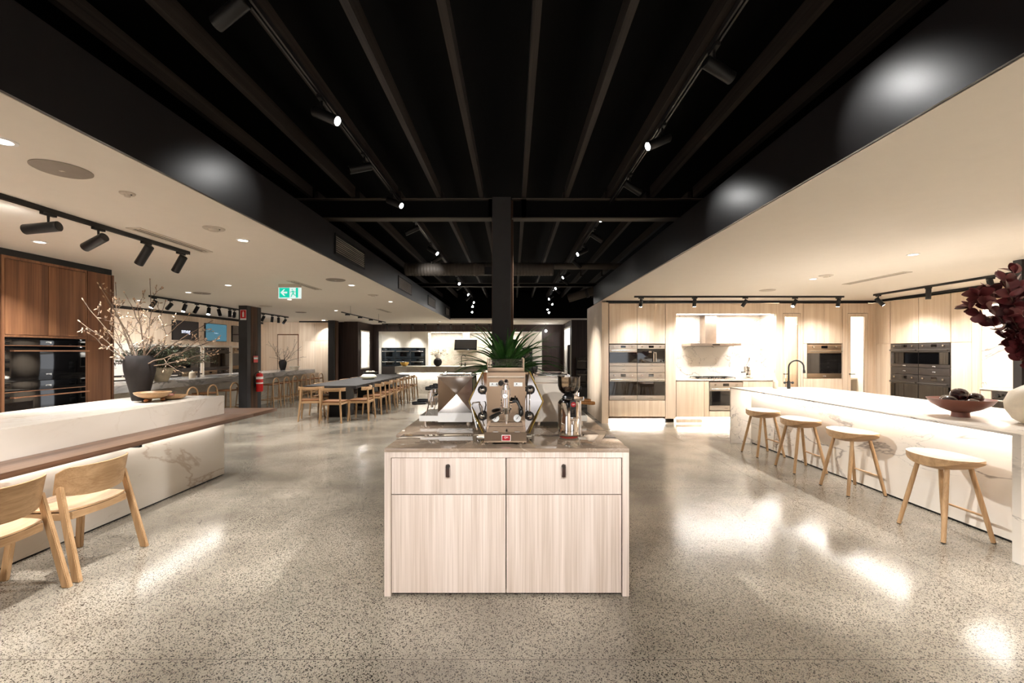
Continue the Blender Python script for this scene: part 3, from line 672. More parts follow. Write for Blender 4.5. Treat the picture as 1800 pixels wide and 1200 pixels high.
ibeam(5.22, 3.1, 3.34, -.015, 3.2, 'dark steel beam across the void, right of the central post')
ibeam(10.42, 3.07, 3.16, -4.3, 4.5, 'slim dark steel beam crossing the void beyond the duct', .09)
# ducts
def duct(label, x0, x1, y, z, r, rib):
    t = thing('spiral_duct', label, 'duct', (0, y, z)); m = MB(); pts = []; rs = []
    n = int((x1-x0)/rib)
    for i in range(n+1):
        x = x0+(x1-x0)*i/n; pts.append((x, 0, 0)); rs.append(r*(1.03 if i % 2 else .985))
    m.tube(pts, rs, 24); obj('duct_body', m, beamm, t, ang=20)
    return t
d = duct('large ribbed black duct crossing the ceiling void', -2.1, .78, 8.5, 3.13, .125, .03)
obj('air_register', MB().box(-.55, -.3, -.14, -.1, -.13, .02), blackm, d)
d2 = duct('thin round black duct continuing right from the ribbed duct', .8, 3.2, 8.5, 3.19, .062, .4)
t = thing('spiral_duct', 'short angled round duct at the end of the right fascia', 'duct', (0, 0, 0))
obj('duct_body', MB().tube([(1.35, 10.6, 2.82), (2.1, 10.35, 3.02)], .1, 24), beamm, t); obj('collar', MB().tube([(1.75, 10.47, 2.925), (1.81, 10.45, 2.94)], .115, 24), steelblk, t)

# ---------------------------------------------------------------- tracks and spotlights
def track(label, x0, y0, x1, y1, z, wd=.036, h=.034, susp=False):
    t = thing('lighting_track', label, 'lighting track', (x0, y0, z))
    dx, dy = x1-x0, y1-y0
    if abs(dy) > abs(dx):
        obj('rail', MB().box(-wd/2, -wd*.17, 0, dy, 0, h).box(wd*.17, wd/2, 0, dy, 0, h).box(-wd*.17, wd*.17, 0, dy, h*.5, h), blackp if susp else blackm, t)
    else: obj('rail', MB().box(0, dx, -wd/2, -wd*.17, 0, h).box(0, dx, wd*.17, wd/2, 0, h).box(0, dx, -wd*.17, wd*.17, h*.5, h), blackm, t)
    return t
def head(x, y, z, aim, label, lit=True, W=0, L=.17, r=.04, stem=.06, angle=.6, along='y', pool=None, group=None, lens_only=False):
    """track spotlight: z is the underside of the track; aim the beam direction"""
    t = thing('track_spotlight', label, 'spotlight', (x, y, z), 0, group)
    a = Vector(aim).normalized()
    if along == 'y': obj('adapter', B(-.014, .014, -.05, .05, -.022, 0.0), blackm, t)
    else: obj('adapter', B(-.05, .05, -.014, .014, -.022, 0.0), blackm, t)
    piv = Vector((0, 0, -stem-.022))
    obj('stem', MB().cyl((0, 0, -.022), piv+Vector((0, 0, -.004)), .009, .007, 10), blackm, t)
    c0 = piv-Vector((0, 0, r*.98*math.sqrt(max(0.02, 1-a.z*a.z))))-a*(L*.32); c1 = c0+a*L
    obj('lamp_body', MB().tube([c0, c0+a*.004, c1-a*.003, c1], [r*.9, r, r, r*.96], 22), blackm, t)
    obj('lens', MB().tube([c1, c1+a*.002], r*.8, 20), lensm if lit else blackgl, t)
    if W: lamp('SPOT', 'spot_lamp', c1+a*.01, W, t, aim=(Vector(pool)-Vector((x, y, z))-c1) if pool else a, angle=angle, radius=.03, blend=1)
    return t
def vy(py, c): return F*c/(VY-py)
ZT2 = 3.30   # void tracks hang just under the joists
tl_x, tr_x = -1.345, 1.175
track('long black twin-rail lighting track, left one in the ceiling void', tl_x, -3, tl_x, 14.4, ZT2, susp=True)
track('long black twin-rail lighting track, right one in the ceiling void', tr_x, -3, tr_x, 14.4, ZT2, susp=True)
cH = ZT2-.13-EYE
# (pixel row, lit face visible, aim, watts, pool on the floor or counter)
left = [(20, 0, (-.75, .2, -.35), 120, (-3.05, 2.9, .5)), (205, 1, (.85, -.15, -.42), 420, (2.4, 3.2, 0)), (297, 0, (-.8, -.4, -.35), 7, (-2.15, 3.3, 2.65)), (357, 1, (.8, -.3, -.42), 330, (3.62, 4.1, .55)),
        (405, 0, (-.8, -.1, -.4), 0, None), (441, 1, (.75, -.3, -.5), 330, (3.66, 6.0, .5)), (456, 0, (-.75, -.2, -.5), 25, (-2.15, 12.0, 2.65)), (478, 1, (.7, -.35, -.5), 800, (1.88, 10.0, 1.2)), (497, 1, (.5, -.8, -.4), 0, None),
        (505, 0, (-.6, -.3, -.6), 0, None), (515, 1, (.6, -.5, -.5), 220, (-1.2, 10, 0)), (523, 0, (-.6, .2, -.6), 0, None), (529, 1, (.5, -.6, -.5), 0, None), (536, 1, (.3, -.8, -.4), 0, None), (547, 1, (.05, -1, -.25), 0, None)]
right = [(122, 0, (.85, .25, -.3), 14, (1.88, 2.15, 2.65)), (250, 1, (-.85, -.15, -.42), 420, (-2.35, 3.1, 0)), (330, 0, (.8, .2, -.4), 9, (1.88, 3.8, 2.65)), (382, 1, (-.8, -.3, -.4), 380, (-2.9, 5.0, .2)), (417, 0, (.8, .2, -.45), 10, (1.88, 7.1, 2.65)),
         (443, 1, (-.8, -.3, -.45), 300, (-2.4, 6.8, 0)), (464, 0, (.7, .2, -.5), 0, None), (484, 1, (-.75, -.3, -.5), 260, (-3.4, 9.4, .6)), (494, 0, (.7, .1, -.5), 0, None), (504, 1, (-.7, -.4, -.5), 240, (-3.8, 11.8, .7)),
         (511, 0, (.7, .1, -.6), 0, None), (523, 1, (-.6, -.5, -.5), 0, None), (532, 1, (.5, -.7, -.4), 0, None), (541, 1, (-.4, -.7, -.4), 0, None), (548, 1, (-.05, -1, -.22), 0, None)]
for nm, x, lst in (('left', tl_x, left), ('right', tr_x, right)):
    for k, (py, lit, aim, W, pool) in enumerate(lst):
        y = vy(py, cH); stem_ = .06
        if y > 14.3: y = {529: 13.8, 532: 13.9, 536: 14.1, 541: 14.2}.get(py, 14.35); stem_ = ZT2-.05-(EYE+(VY-py)*y/F)
        head(x, y, ZT2, aim, f'black spotlight on the {nm} void track, {ORD[k]} from the camera' + (', lens lit' if lit else ''), bool(lit), W*.9, pool=pool, angle=.9 if (pool and abs(pool[2]-2.65) < .01) else .5, L=.2, r=.036, stem=stem_)
# first two: unseen heads added behind the camera to light the island front
head(tl_x, -1.0, ZT2, (.5, .8, -.6), 'added black spotlight on the left void track behind the camera', True, 260, pool=(-.3, 2.7, .5), angle=.7, L=.2, r=.036)
head(tr_x, -1.0, ZT2, (-.5, .8, -.6), 'added black spotlight on the right void track behind the camera', True, 260, pool=(.2, 2.7, .5), angle=.7, L=.2, r=.036)
head(tr_x, .9, ZT2, (.6, .6, -.6), 'black spotlight on the right void track just overhead', True, 300, pool=(2.5, 2.35, 0), angle=.5, L=.2, r=.036)
head(tl_x, .4, ZT2, (.8, .5, -.6), 'black spotlight on the left void track just overhead', True, 300, pool=(2.55, 3.7, 0), angle=.5, L=.2, r=.036)

head(tl_x, -2.4, ZT2, (.3, -.8, -.5), 'added back wall spotlight on the left void track, last one behind the camera', True, 260, pool=(-.8, -5, 1.5), angle=1.3, L=.2, r=.036)  # unseen pair added to brighten the back wall mirrored in the machine
head(tr_x, -2.4, ZT2, (-.3, -.8, -.5), 'added back wall spotlight on the right void track, last one behind the camera', True, 260, pool=(.8, -5, 1.5), angle=1.3, L=.2, r=.036)
# near left ceiling track
zt = ZC-.034
track('black ceiling track near the walnut wall', -3.52, 1.2, -3.52, 4.72, zt)
for k, (px, a, lit, L) in enumerate(((85, (-.97, -.15, -.15), True, .24), (173, (-.93, .1, -.42), False, .22), (257, (-.6, .1, -.8), False, .22), (318, (-.55, .1, -.8), False, .2))):
    y = F*(-3.52)/(px-VX)
    head(-3.52, y, zt, a, f'black spotlight on the near left ceiling track, {ORD[k]} from the left', lit, 70, L=L-.01, r=.038, stem=.05, angle=1.0, pool=((XN, y, 1.7), (XN, y+.2, 1.4), (-4.3, y+.3, 1), (-4.2, y+.3, 1))[k])
for k, y in enumerate((1.7, 2.4)):
    head(-3.52, y, zt, (-.6, .1, -.75), ['black spotlight on the near left track, out past the frame edge', 'black spotlight on the near left track, furthest forward of the walnut wall'][k], True, 150, L=.2, r=.038, stem=.05, angle=1.0)
# far left track
track('long black ceiling track over the grey marble island', -6.98, 8.35, -6.98, 13.5, zt)
fx = [(271, (-.3, -.35, -.85), 1), (299, (-.75, .2, -.6), 0), (325, (-.1, -.3, -.9), 1), (346, (-.4, -.1, -.85), 0), (367, (.15, -.35, -.9), 1), (385, (.25, 0, -.9), 0), (404, (0, 0, -1), 0), (412, (.3, -.6, -.6), 0), (463, (-.4, 0, -.8), 0), (478.5, (-.1, 0, -1), 0), (489.5, (0, 0, -1), 0), (501, (-.5, 0, -.7), 0)]
for k, (px, a, lit) in enumerate(fx):
    y = F*(-6.98)/(px-VX); left_ = k < 8
    head(-6.98, y, zt, a, f'black spotlight on the far left track, {ORD[k if left_ else k-8]} {"from the left" if left_ else "right of the black post"}', bool(lit), 75 if k in (0, 2, 4, 6, 8, 10) else 0, L=.16, r=.038, stem=.06, angle=1.2,
         pool=None if k % 2 else (-9.2, y+.4, 1.5) if k < 8 else (-8.2, 16, 1.3))
# frontal track on the right
Yt = 8.46
track('black ceiling track in front of the far oak kitchen wall', PX(1115, Yt), Yt, PX(1483, Yt), Yt, zt)
for k, (px, a, lit) in enumerate(((1127, (-.05, .25, -.95), 1), (1221, (0, .2, -1), 1), (1310, (-.45, .2, -.8), 0), (1397.5, (-.5, -.1, -.8), 1), (1474, (-.05, .15, -1), 1))):
    head(PX(px, Yt), Yt, zt, a, f'black spotlight on the far right track, {ORD[k]} from the left', bool(lit), 62, L=.15, r=.034, stem=.045, angle=1.9, along='x', pool=(PX(px, Yt)+(.3 if k < 3 else 0), YF, .9))
# right wall track
track('black ceiling track beside the right oak wall', 6.8, 3.4, 6.8, 8.2, zt)
for k, (px, a, lit) in enumerate(((1544, (.6, -.2, -.75), 1), (1632, (-.05, 0, -1), 0), (1741, (.15, -.1, -1), 0))):
    y = F*6.8/(px-VX)
    head(6.8, y, zt, a, f'black spotlight on the right wall track, {ORD[k]} from the corner', bool(lit), 62, L=.17, r=.036, stem=.05, angle=1.9, pool=(XW, y, .9))
head(6.8, 4.3, zt, (.3, 0, -1), 'black spotlight on the right wall track behind the black post', True, 60, L=.17, r=.036, stem=.05, angle=1.2, pool=(XW, 4.2, 1.4))
# pendant rail over dining table
zp = 2.4; xp = -3.86
pr = thing('pendant_rail', 'slim suspended black rail with four disc lamps over the long table', 'pendant light', (xp, 0, zp))
obj('rail', B(-.015, .015, 9.8, 13.15, 0, .02), blackm, pr)
for k, px in enumerate((616, 665.5)):
    y = F*xp/(px-VX); obj('suspension_wire', MB().cyl((0, y, .02), (0, y, ZC-zp), .003, seg=6), blackm, pr)
for px in (611, 633, 652, 668.5):
    y = F*xp/(px-VX); dd = obj('disc_lamp', MB().lathe([(0, -.035), (.05, -.035), (.055, -.03), (.055, 0), (0, 0)], 0, y, 0, 20), blackm, pr)
    obj('lens', MB().lathe([(0, -.038), (.042, -.038), (.042, -.0355), (0, -.0355)], 0, y, 0, 20), whitepl, dd)
    lamp('SPOT', 'pendant_lamp', (0, y, -.05), 45, pr, aim=(0, 0, -1), angle=1.5)

# ---------------------------------------------------------------- posts
def post(x, y, z1, w_, d_, label, rot=0, timber=True):
    t = thing('structural_post', label, 'column', (x, y, 0), rot)
    pd = .14 if d_ > .5 else .09
    obj('steel_plate', B(-w_/2, w_/2, -d_/2, -d_/2+pd, 0, z1), steelblk, t); obj('steel_plate', B(-w_/2, w_/2, d_/2-pd, d_/2, 0, z1), steelblk, t)
    if timber: obj('timber_core', MB().box(-w_/2-.01*(d_ < .5), w_/2+(.03 if d_ < .5 else .004), -d_/2+pd+.002, d_/2-pd-.002, 0, z1, .012), oldtimber, t)
    return t
post(-.136, 5.3, 3.34, .218, .36, 'central black post with old timber core behind the palm')
post(-6.345, 10.5, ZC-.001, .2, .56, 'black post with weathered timber core and fire extinguisher on the left')
post(-6.3, 15.25, ZC-.001, .2, .4, 'far black and timber post beside the oak cupboards')
post(6.14, 5.04, ZC-.001, .36, .3, 'black post at the right frame edge behind the burgundy leaves', timber=False)
# fire signs and extinguisher
t = thing('fire_sign', 'red fire extinguisher location sign high on the left black post', 'sign', (-6.25, 10.21, 2.38))
obj('backing', B(-.075, .07, -.003, 0, -.12, .12), whitepl, t); obj('red_panel', B(-.067, .062, -.006, -.003, -.08, .112), redm, t)
obj('extinguisher_symbol', MB().prism([(-.02, -.05), (.02, -.05), (.02, .05), (.008, .07), (.008, .085), (-.008, .085), (-.008, .07), (-.02, .05)], -.008, -.006), whitepl, t)
t.location = (-6.345+.01, 10.219, 2.385)
EX = (-6.345+.1+.03, 10.5)
t = thing('fire_extinguisher', 'red fire extinguisher hung on the left black post', 'fire extinguisher', (EX[0]+.085, EX[1]+.02, .56))
obj('cylinder', MB().lathe([(0, 0), (.07, 0), (.078, .012), (.078, .38), (.06, .43), (.025, .45), (0, .45)], seg=28), redm, t)
obj('label_band', MB().lathe([(.0785, .3), (.0795, .3), (.0795, .36), (.0785, .36)], seg=28), whitepl, t)
obj('label_band', MB().lathe([(.0785, .19), (.0795, .19), (.0795, .22), (.0785, .22)], seg=28), whitepl, t)
obj('valve', MB().cyl((0, 0, .45), (0, 0, .49), .02).box(-.012, .012, -.06, .03, .48, .495), steel, t)
obj('handle', MB().tube([(0, 0, .49), (0, -.03, .52), (0, -.09, .525)], .007, 8), steel, t)
obj('hose', MB().tube([(0, -.02, .48), (-.05, -.07, .46), (-.085, -.075, .38), (-.087, -.06, .2), (-.084, -.05, .1)], .009, 8), blackpl, t)
obj('bracket', MB().box(-.1115, -.06, -.03, .03, .12, .2), blackm, t)
t = thing('extinguisher_tag', 'red and white information tag above the fire extinguisher', 'sign', (EX[0], EX[1]-.0, 1.34))
obj('plate', MB().box(0, .006, -.09, .09, -.08, .08, .002), redm, t); obj('white_band', B(.006, .008, -.085, .085, .0, .04), whitepl, t); obj('wall_hook', MB().tube([(0.003, 0, .08), (0.003, 0, .2)], .004, 6), blackm, t)
# exit sign
Ye = 7.0; ex0, ex1 = PX(490.5, Ye), PX(529, Ye); xm = (ex0+ex1)/2; hw = (ex1-ex0)/2
t = thing('exit_sign', 'green and white lit running man exit sign with left arrow under the ceiling', 'exit sign', (xm, Ye, 0))
zb, ztp = PZ(524.5, Ye), PZ(505.5, Ye)
obj('ceiling_bracket', MB().box(-hw, hw, -.02, .02, ztp+.0, ZC), grey2, t)
obj('light_panel', B(-hw, hw, -.018, .018, zb, ztp), whitesg, t)
sx = hw*2/38.5; sz = (ztp-zb)/19
def E(px): return -hw+(px-490.5)*sx
def EZ(py): return zb+(524.5-py)*sz
g_ = MB().box(E(492), E(510), -.0195, -.018, EZ(523), EZ(506)); obj('green_panel', g_, greensg, t); obj('green_panel', B(E(521), E(525), -.0195, -.018, EZ(523), EZ(506)), greensg, t)
A = lambda pts, m, n, y0=-.021: obj(n, MB().prism([(E(a), EZ(b)) for a, b in pts], y0, -.0196), m, t)
A([(494, 514.3), (499.8, 508.6), (502, 508.6), (499, 512.8), (506, 512.8), (506, 515.8), (499, 515.8), (502.8, 520), (500, 520), ], whitesg, 'arrow')
man = MB().ball((E(514.6), -.0188, EZ(509)), .009, (1, .15, 1), 12)
for a, b, r in (((515.5, 511), (516.5, 515.5), 2.2), ((515.2, 511.5), (512, 513.5), 1.1), ((512, 513.5), (510.8, 513), 1), ((516.2, 511.6), (518.8, 513.5), 1.1), ((518.8, 513.5), (520.5, 512.6), 1), ((516.4, 515.5), (513.8, 518.8), 1.5), ((513.8, 518.8), (512.8, 522), 1.3), ((516.6, 515.5), (518.3, 518.6), 1.5), ((518.3, 518.6), (521.5, 519.4), 1.2)):
    dx, dz = b[0]-a[0], b[1]-a[1]; l = math.hypot(dx, dz); nx, nz = -dz/l*r/2, dx/l*r/2
    man.prism([(E(a[0]+nx), EZ(a[1]+nz)), (E(b[0]+nx), EZ(b[1]+nz)), (E(b[0]-nx), EZ(b[1]-nz)), (E(a[0]-nx), EZ(a[1]-nz))], -.0195, -.0181)
obj('running_figure', man, greensg, t)
# ================================================================ RIGHT ISLAND
IX, IK, IY0, IY1, IZ = 3.62, 3.96, 3.1, 7.27, .93
t = thing('marble_island', 'long white marble island on the right with four oak stools', 'kitchen island', (0, 0, 0))
obj('worktop', MB().box(IX, 5.1, IY0+.06, IY1-.03, IZ-.02, IZ, .002), marble_w, t)
obj('end_panel', MB().box(IX, 5.1, IY1-.028, IY1, 0, IZ, .002), marble_w, t)
obj('end_panel', MB().box(IX, 5.1, IY0, IY0+.058, 0, IZ, .002), marble_w, t)
obj('knee_wall', B(IK, IK+.03, IY0+.06, IY1-.03, .02, IZ-.021), marble_w, t)
obj('cabinet_back', B(5.02, 5.06, IY0+.06, IY1-.03, .0, IZ-.021), oak, t)
obj('kick_recess', B(IK+.015, IK+.03, IY0+.06, IY1-.03, 0, .019), blackm, t)
obj('led_strip', B(IK-.03, IK-.012, IY0+.1, IY1-.06, IZ-.027, IZ-.021), led, t)
lamp('AREA', 'strip_lamp', (IK-.02, (IY0+IY1)/2, IZ-.032), 13, t, rot=(0, -.25, 0), size=.03, size_y=IY1-IY0-.2)
# stools
def boat_stool(label, x, y, rz=0):
    t = thing('oak_stool', label, 'stool', (x, y, 0), rz, 'oak stools along the right marble island')
    Lh, Wh, n = .27, .19, 14
    # seat: dished top, boat shaped belly, long along y
    m = MB(); top = []; bot = []
    for i in range(n+1):
        v = -1+2*i/n; rt = []; rb = []
        wv = Wh*math.sqrt(max(0, 1-abs(v)**2.5)) if abs(v) < 1 else 0
        wv = max(wv, .012)
        for j in range(9):
            u = -1+2*j/8
            xx = u*wv; yy = v*Lh
            zt_ = .655-.022*(1-v*v)*(1-u*u)+.006*v*v
            zb_ = .657-.115*(1-abs(v)**2.2)*(1-.3*abs(u)**3)
            rt.append((xx, yy, zt_)); rb.append((xx, yy, min(zb_, zt_-.004)))
        top.append([m.bm.verts.new(p) for p in rt]); bot.append([m.bm.verts.new(p) for p in rb])
    for S, fl in ((top, 0), (bot, 1)):
        for a, b in zip(S, S[1:]):
            for j in range(8):
                f = (a[j], a[j+1], b[j+1], b[j]); m.bm.faces.new(f if not fl else f[::-1])
    for i in range(n):
        for j in (0, 8): 
            m.bm.faces.new((top[i][j], top[i+1][j], bot[i+1][j], bot[i][j]))
    for i in (0, n):
        for j in range(8): m.bm.faces.new((top[i][j], top[i][j+1], bot[i][j+1], bot[i][j]))
    obj('seat', m, chairwood_x, t, ang=40)
    for sx in (-1, 1):
        for sy in (-1, 1):
            p1 = Vector((sx*.2, sy*.2, .0)); p0 = Vector((sx*.095, sy*.125, .585))
            lg = obj('leg', MB().tube([p0, p0.lerp(p1, .5), p1.lerp(p0, .012)], [.017, .0185, .016], 14), chairwood, t)
            obj('foot_cap', MB().tube([p1.lerp(p0, .012), p1], [.0165, .0155], 14), blackpl, lg)
    obj('stretcher', MB().tube([(.168, -.172, .2), (.168, .172, .2)], .0095, 12), chairwood_y, t)
    return t
for k, (x, y, r) in enumerate(((3.61, 3.65, 0), (3.71, 4.77, .02), (3.7, 5.61, -.02), (3.69, 6.44, .03))):
    boat_stool(['oak boat-seat stool nearest the camera at the right island', 'second oak boat-seat stool from the camera at the right island', 'third oak boat-seat stool from the camera at the right island', 'furthest oak boat-seat stool at the right island'][k], x, y, r)
# tap and soap on the island
tp = thing('black_tap', 'matt black gooseneck tap on the right marble island', 'tap', (4.4, 6.95, IZ))
obj('body', MB().cyl((0, 0, 0), (0, 0, .12), .026, .024, 20), blackm, tp)
pts = [(0, 0, .11), (0, 0, .34)]+[(.11-.11*math.cos(a), -.0, .34+.11*math.sin(a)) for a in [PI*i/10 for i in range(1, 11)]]
pts = [(p[0]*1.1, p[1], p[2]) for p in pts]+[(.245, 0, .27)]
obj('spout', MB().tube(pts, .0125, 12), blackm, tp)
obj('nozzle', MB().cyl((.245, 0, .3), (.25, 0, .25), .016, .02, 14), blackm, tp)
for s in (-1, 1): obj('tap_handle', MB().cyl((s*.02, 0, .095), (s*.06, 0, .095), .008).ball((s*.062, 0, .095), .02), blackm, tp)
so = thing('soap_dispenser', 'cream stoneware soap dispenser beside the black tap', 'soap dispenser', (4.22, 7.0, IZ))
obj('bottle', MB().lathe([(0, 0), (.036, 0), (.038, .01), (.036, .11), (.02, .135), (.012, .14), (0, .14)], seg=24), vasecr, so); obj('pump', MB().cyl((0, 0, .14), (0, 0, .16), .008).box(-.03, .006, -.005, .005, .16, .167), whitepl, so)
# bowl with dark fruit
bx, by = 4.06, 3.95
bo = thing('pedestal_bowl', 'red-brown footed ceramic bowl on the right marble island', 'bowl', (bx, by, IZ))
obj('bowl', MB().lathe([(0, .06), (.06, .062), (.13, .09), (.19, .128), (.225, .165), (.232, .165), (.2, .118), (.13, .072), (.062, .045), (0, .044)], seg=48), terrac, bo)
obj('foot', MB().lathe([(.045, .055), (.045, .04), (.05, .0), (.066, .0), (.062, .02), (.062, .055)], seg=36), terrac, bo)
for k, (x, y, z, r, sc, l) in enumerate(((-.0, .01, .2, .066, (1, 1, .9), 'dark glossy round fruit on top of the brown bowl'), (.13, 0, .168, .058, (1.15, 1, .85), 'dark glossy fruit at the right side of the bowl'), (-.12, -.02, .15, .055, (1.1, 1, .8), 'dark fruit low at the left side of the bowl'),
        (.0, .125, .145, .05, (1, 1.1, .8), 'dark fruit at the back of the brown bowl'), (.0, -.1, .135, .05, (1.2, 1, .8), 'dark fruit sunk at the front of the brown bowl'))):
    tag(obj('dark_fruit', MB().ball((0, 0, 0), r, sc, 24), aubergine), l, 'fruit', 'dark fruit in the brown bowl').location = (bx+x, by+y, IZ+z)
# round cream vase with burgundy leaves
vx, vy_ = 4.24, 3.5
va = thing('round_vase', 'round cream stoneware vase at the right frame edge', 'vase', (vx, vy_, IZ))
obj('vase_body', MB().lathe([(0, 0), (.09, 0), (.15, .04), (.195, .12), (.2, .18), (.17, .26), (.1, .31), (.06, .33), (.055, .35), (.045, .35), (.045, .32), (0, .3)], seg=48), vasecr, va)
def leaf(m, base, d, up, ln, wd, cup=.15, droop=.15, n=5):
    d = d.normalized(); s = d.cross(up); s = s.normalized() if s.length > 1e-4 else d.orthogonal().normalized(); u = s.cross(d).normalized()
    rows = []
    for i in range(n+1):
        f = i/n; wv = wd*math.sin(PI*min(1, f*.92+.04))**.8/2
        c = base+d*(ln*f)-Vector((0, 0, 1))*droop*ln*f*f
        rows.append([m.bm.verts.new(c-s*wv+u*cup*wv), m.bm.verts.new(c), m.bm.verts.new(c+s*wv+u*cup*wv)])
    for a, b in zip(rows, rows[1:]):
        for j in (0, 1): m.bm.faces.new((a[j], a[j+1], b[j+1], b[j]))
rb = thing('burgundy_branches', 'burgundy leafy branches in the round cream vase', 'plant', (vx, vy_, IZ+.33))
R = random.Random(3); lm = MB(); sm = MB()
tips = [(-.52, -.02, .83), (-.42, -.1, .95), (-.3, -.08, 1.02), (-.5, .05, .72), (-.35, -.1, .62), (-.2, -.1, .5), (-.12, -.2, .9), (.1, -.1, 1.0), (.3, 0, .8), (-.05, .15, .8), (.2, -.2, .6), (-.2, .2, .9), (-.32, -.05, .8)]
for tx, ty, tz in tips:
    tx *= 1.0; tip = Vector((tx, ty, tz*.86)); p0 = Vector((0, 0, -.08)); mid = Vector((tx*.35, ty*.35, tz*.5))
    pts = [p0.lerp(mid, f).lerp(mid.lerp(tip, f), f) for f in [i/12 for i in range(13)]]
    sm.tube(pts, [.005-.003*i/12 for i in range(13)], 6)
    for i in range(4, 13):
        for q in range(3):
            a = R.uniform(0, 2*PI); dd = (pts[i]-pts[i-1]).normalized()
            o_ = Vector((math.cos(a), math.sin(a)*.8, R.uniform(-.3, .5)))
            leaf(lm, pts[i], dd*.6+o_*.8, Vector((R.uniform(-.7, .7), -1, R.uniform(-.3, .9))), R.uniform(.095, .13), R.uniform(.072, .092), .3, .2)
    leaf(lm, pts[12], (pts[12]-pts[11]), Vector((0, 0, 1)), .1, .06, .3, .1)
obj('stems', sm, twig, rb); obj('leaves', lm, burg, rb, recalc=False)

# ================================================================ LEFT ISLAND
LX, LW, LZ, LYe = -3.57, 1.0, .978, 5.38
t = thing('marble_island', 'cream marble island block on the left carrying the dark vase', 'kitchen island', (0, 0, 0))
obj('marble_block', MB().box(LX-LW, LX, -.6, LYe, .015, LZ, .002), marble_l, t)
obj('kick_recess', B(LX-LW+.02, LX-.015, -.59, LYe-.01, 0, .014), blackm, t)
t = thing('walnut_breakfast_bar', 'long walnut bar top running along the left marble island', 'table', (0, 0, 0))
m = MB().box(LX+.001, -3.21, -.6, LYe+.002, .715, .756, .003).box(LX-LW, -3.21, LYe+.004, 5.92, .715, .756, .003)
obj('bar_top', m, walnut_y, t)
obj('support_bracket', MB().box(LX+.001, -3.35, .0, .03, .66, .714).box(LX+.001, -3.35, 3.9, 3.93, .66, .714), blackm, t)
obj('end_leg', MB().box(LX-LW+.1, LX-LW+.16, 5.7, 5.78, 0, .714), blackm, t)
obj('led_strip', B(LX+.02, LX+.036, -.4, LYe-.05, .708, .714), led, t)
lamp('AREA', 'strip_lamp', (LX+.03, 2.9, .704), 5, t, rot=(0, .2, 0), size=.03, size_y=4.8)
# low oak chairs with wrap-round back; local: back toward -y, seat faces +y
def wrap_chair(label, x, y, rz):
    t = thing('oak_armchair', label, 'chair', (x, y, 0), rz, 'oak chairs tucked under the walnut bar')
    # seat shell
    rows = []; n = 14
    for i in range(n+1):
        v = -1+2*i/n; row = []
        for j in range(n+1):
            u = -1+2*j/n
            # square to rounded rectangle
            uu = u*math.sqrt(1-v*v*.18); vv = v*math.sqrt(1-u*u*.3)
            row.append((uu*.235, vv*.225+.0, .452-.016*(1-u*u)*(1-v*v)+.006*u*u))
        rows.append(row)
    obj('seat', MB().grid(rows, .011), chairwood_x, t)
    # apron following seat
    m = MB()
    for a, b in (((-.2, -.2), (.2, -.2)), ((.2, -.19), (.2, .19)), ((.2, .19), (-.2, .19)), ((-.2, .19), (-.2, -.19))):
        if a[1] == b[1] and a[1] < 0:
            pts = [(-.205+.41*i/8, -.195-.02*math.sin(PI*i/8), .415) for i in range(9)]
            for p, q in zip(pts, pts[1:]): m.prism([(p[0], p[1]-.011), (q[0], q[1]-.011), (q[0], q[1]+.011), (p[0], p[1]+.011)], .39, .437, 'z')
        else: m.box(min(a[0], b[0])-.009, max(a[0], b[0])+.009, min(a[1], b[1]), max(a[1], b[1]), .392, .436)
    obj('seat_frame', m, chairwood_x, t)
    def post4(p0, p1, w0, w1):
        mm = MB(); A = []; 
        for p, (wx, wy) in ((p0, w0), (p1, w1)):
            A.append([mm.bm.verts.new((p[0]+sx*wx/2, p[1]+sy*wy/2, p[2])) for sx, sy in ((-1, -1), (1, -1), (1, 1), (-1, 1))])
        for i in range(4): mm.bm.faces.new((A[0][i], A[0][(i+1) % 4], A[1][(i+1) % 4], A[1][i]))
        mm.bm.faces.new(A[0][::-1]); mm.bm.faces.new(A[1])
        es = [e for e in mm.bm.edges]; bmesh.ops.bevel(mm.bm, geom=es, offset=.004, segments=2, affect='EDGES'); return mm
    for s in (-1, 1):
        obj('leg', post4((s*.262, -.3, 0), (s*.236, -.15, .62), (.03, .052), (.026, .042)), chairwood, t)
        obj('leg', post4((s*.25, .2, 0), (s*.226, .155, .438), (.03, .045), (.028, .05)), chairwood, t)
        obj('seat_side_rail', MB().box(s*.213, s*.236, -.165, .16, .392, .434), chairwood_y, t)
    rows = []
    for j in range(7):
        f = j/6; row = []
        for i in range(25):
            a = -1+2*i/24; th = a*1.22
            rx, ry = .262+.012*f, .2
            x_ = math.sin(th)*rx*1.03; y_ = -.055-math.cos(th)*ry-.03*f
            zb_ = .565-.035*(1-a*a)+.0*f
            z_ = zb_+(.742-zb_)*f
            if abs(a) > .8: z_ = (.565+.0)+(.742-.565)*(f*(1-(abs(a)-.8)*1.0)+.0)
            row.append((x_, y_, z_))
        rows.append(row)
    obj('backrest', MB().grid(rows, .012), chairwood_x, t)
    return t
wrap_chair('pale oak wrap-back chair with full view, at the walnut bar', -3.18, 3.14, PI/2)
wrap_chair('pale oak wrap-back chair cut by the left frame edge', -3.18, 2.55, PI/2)

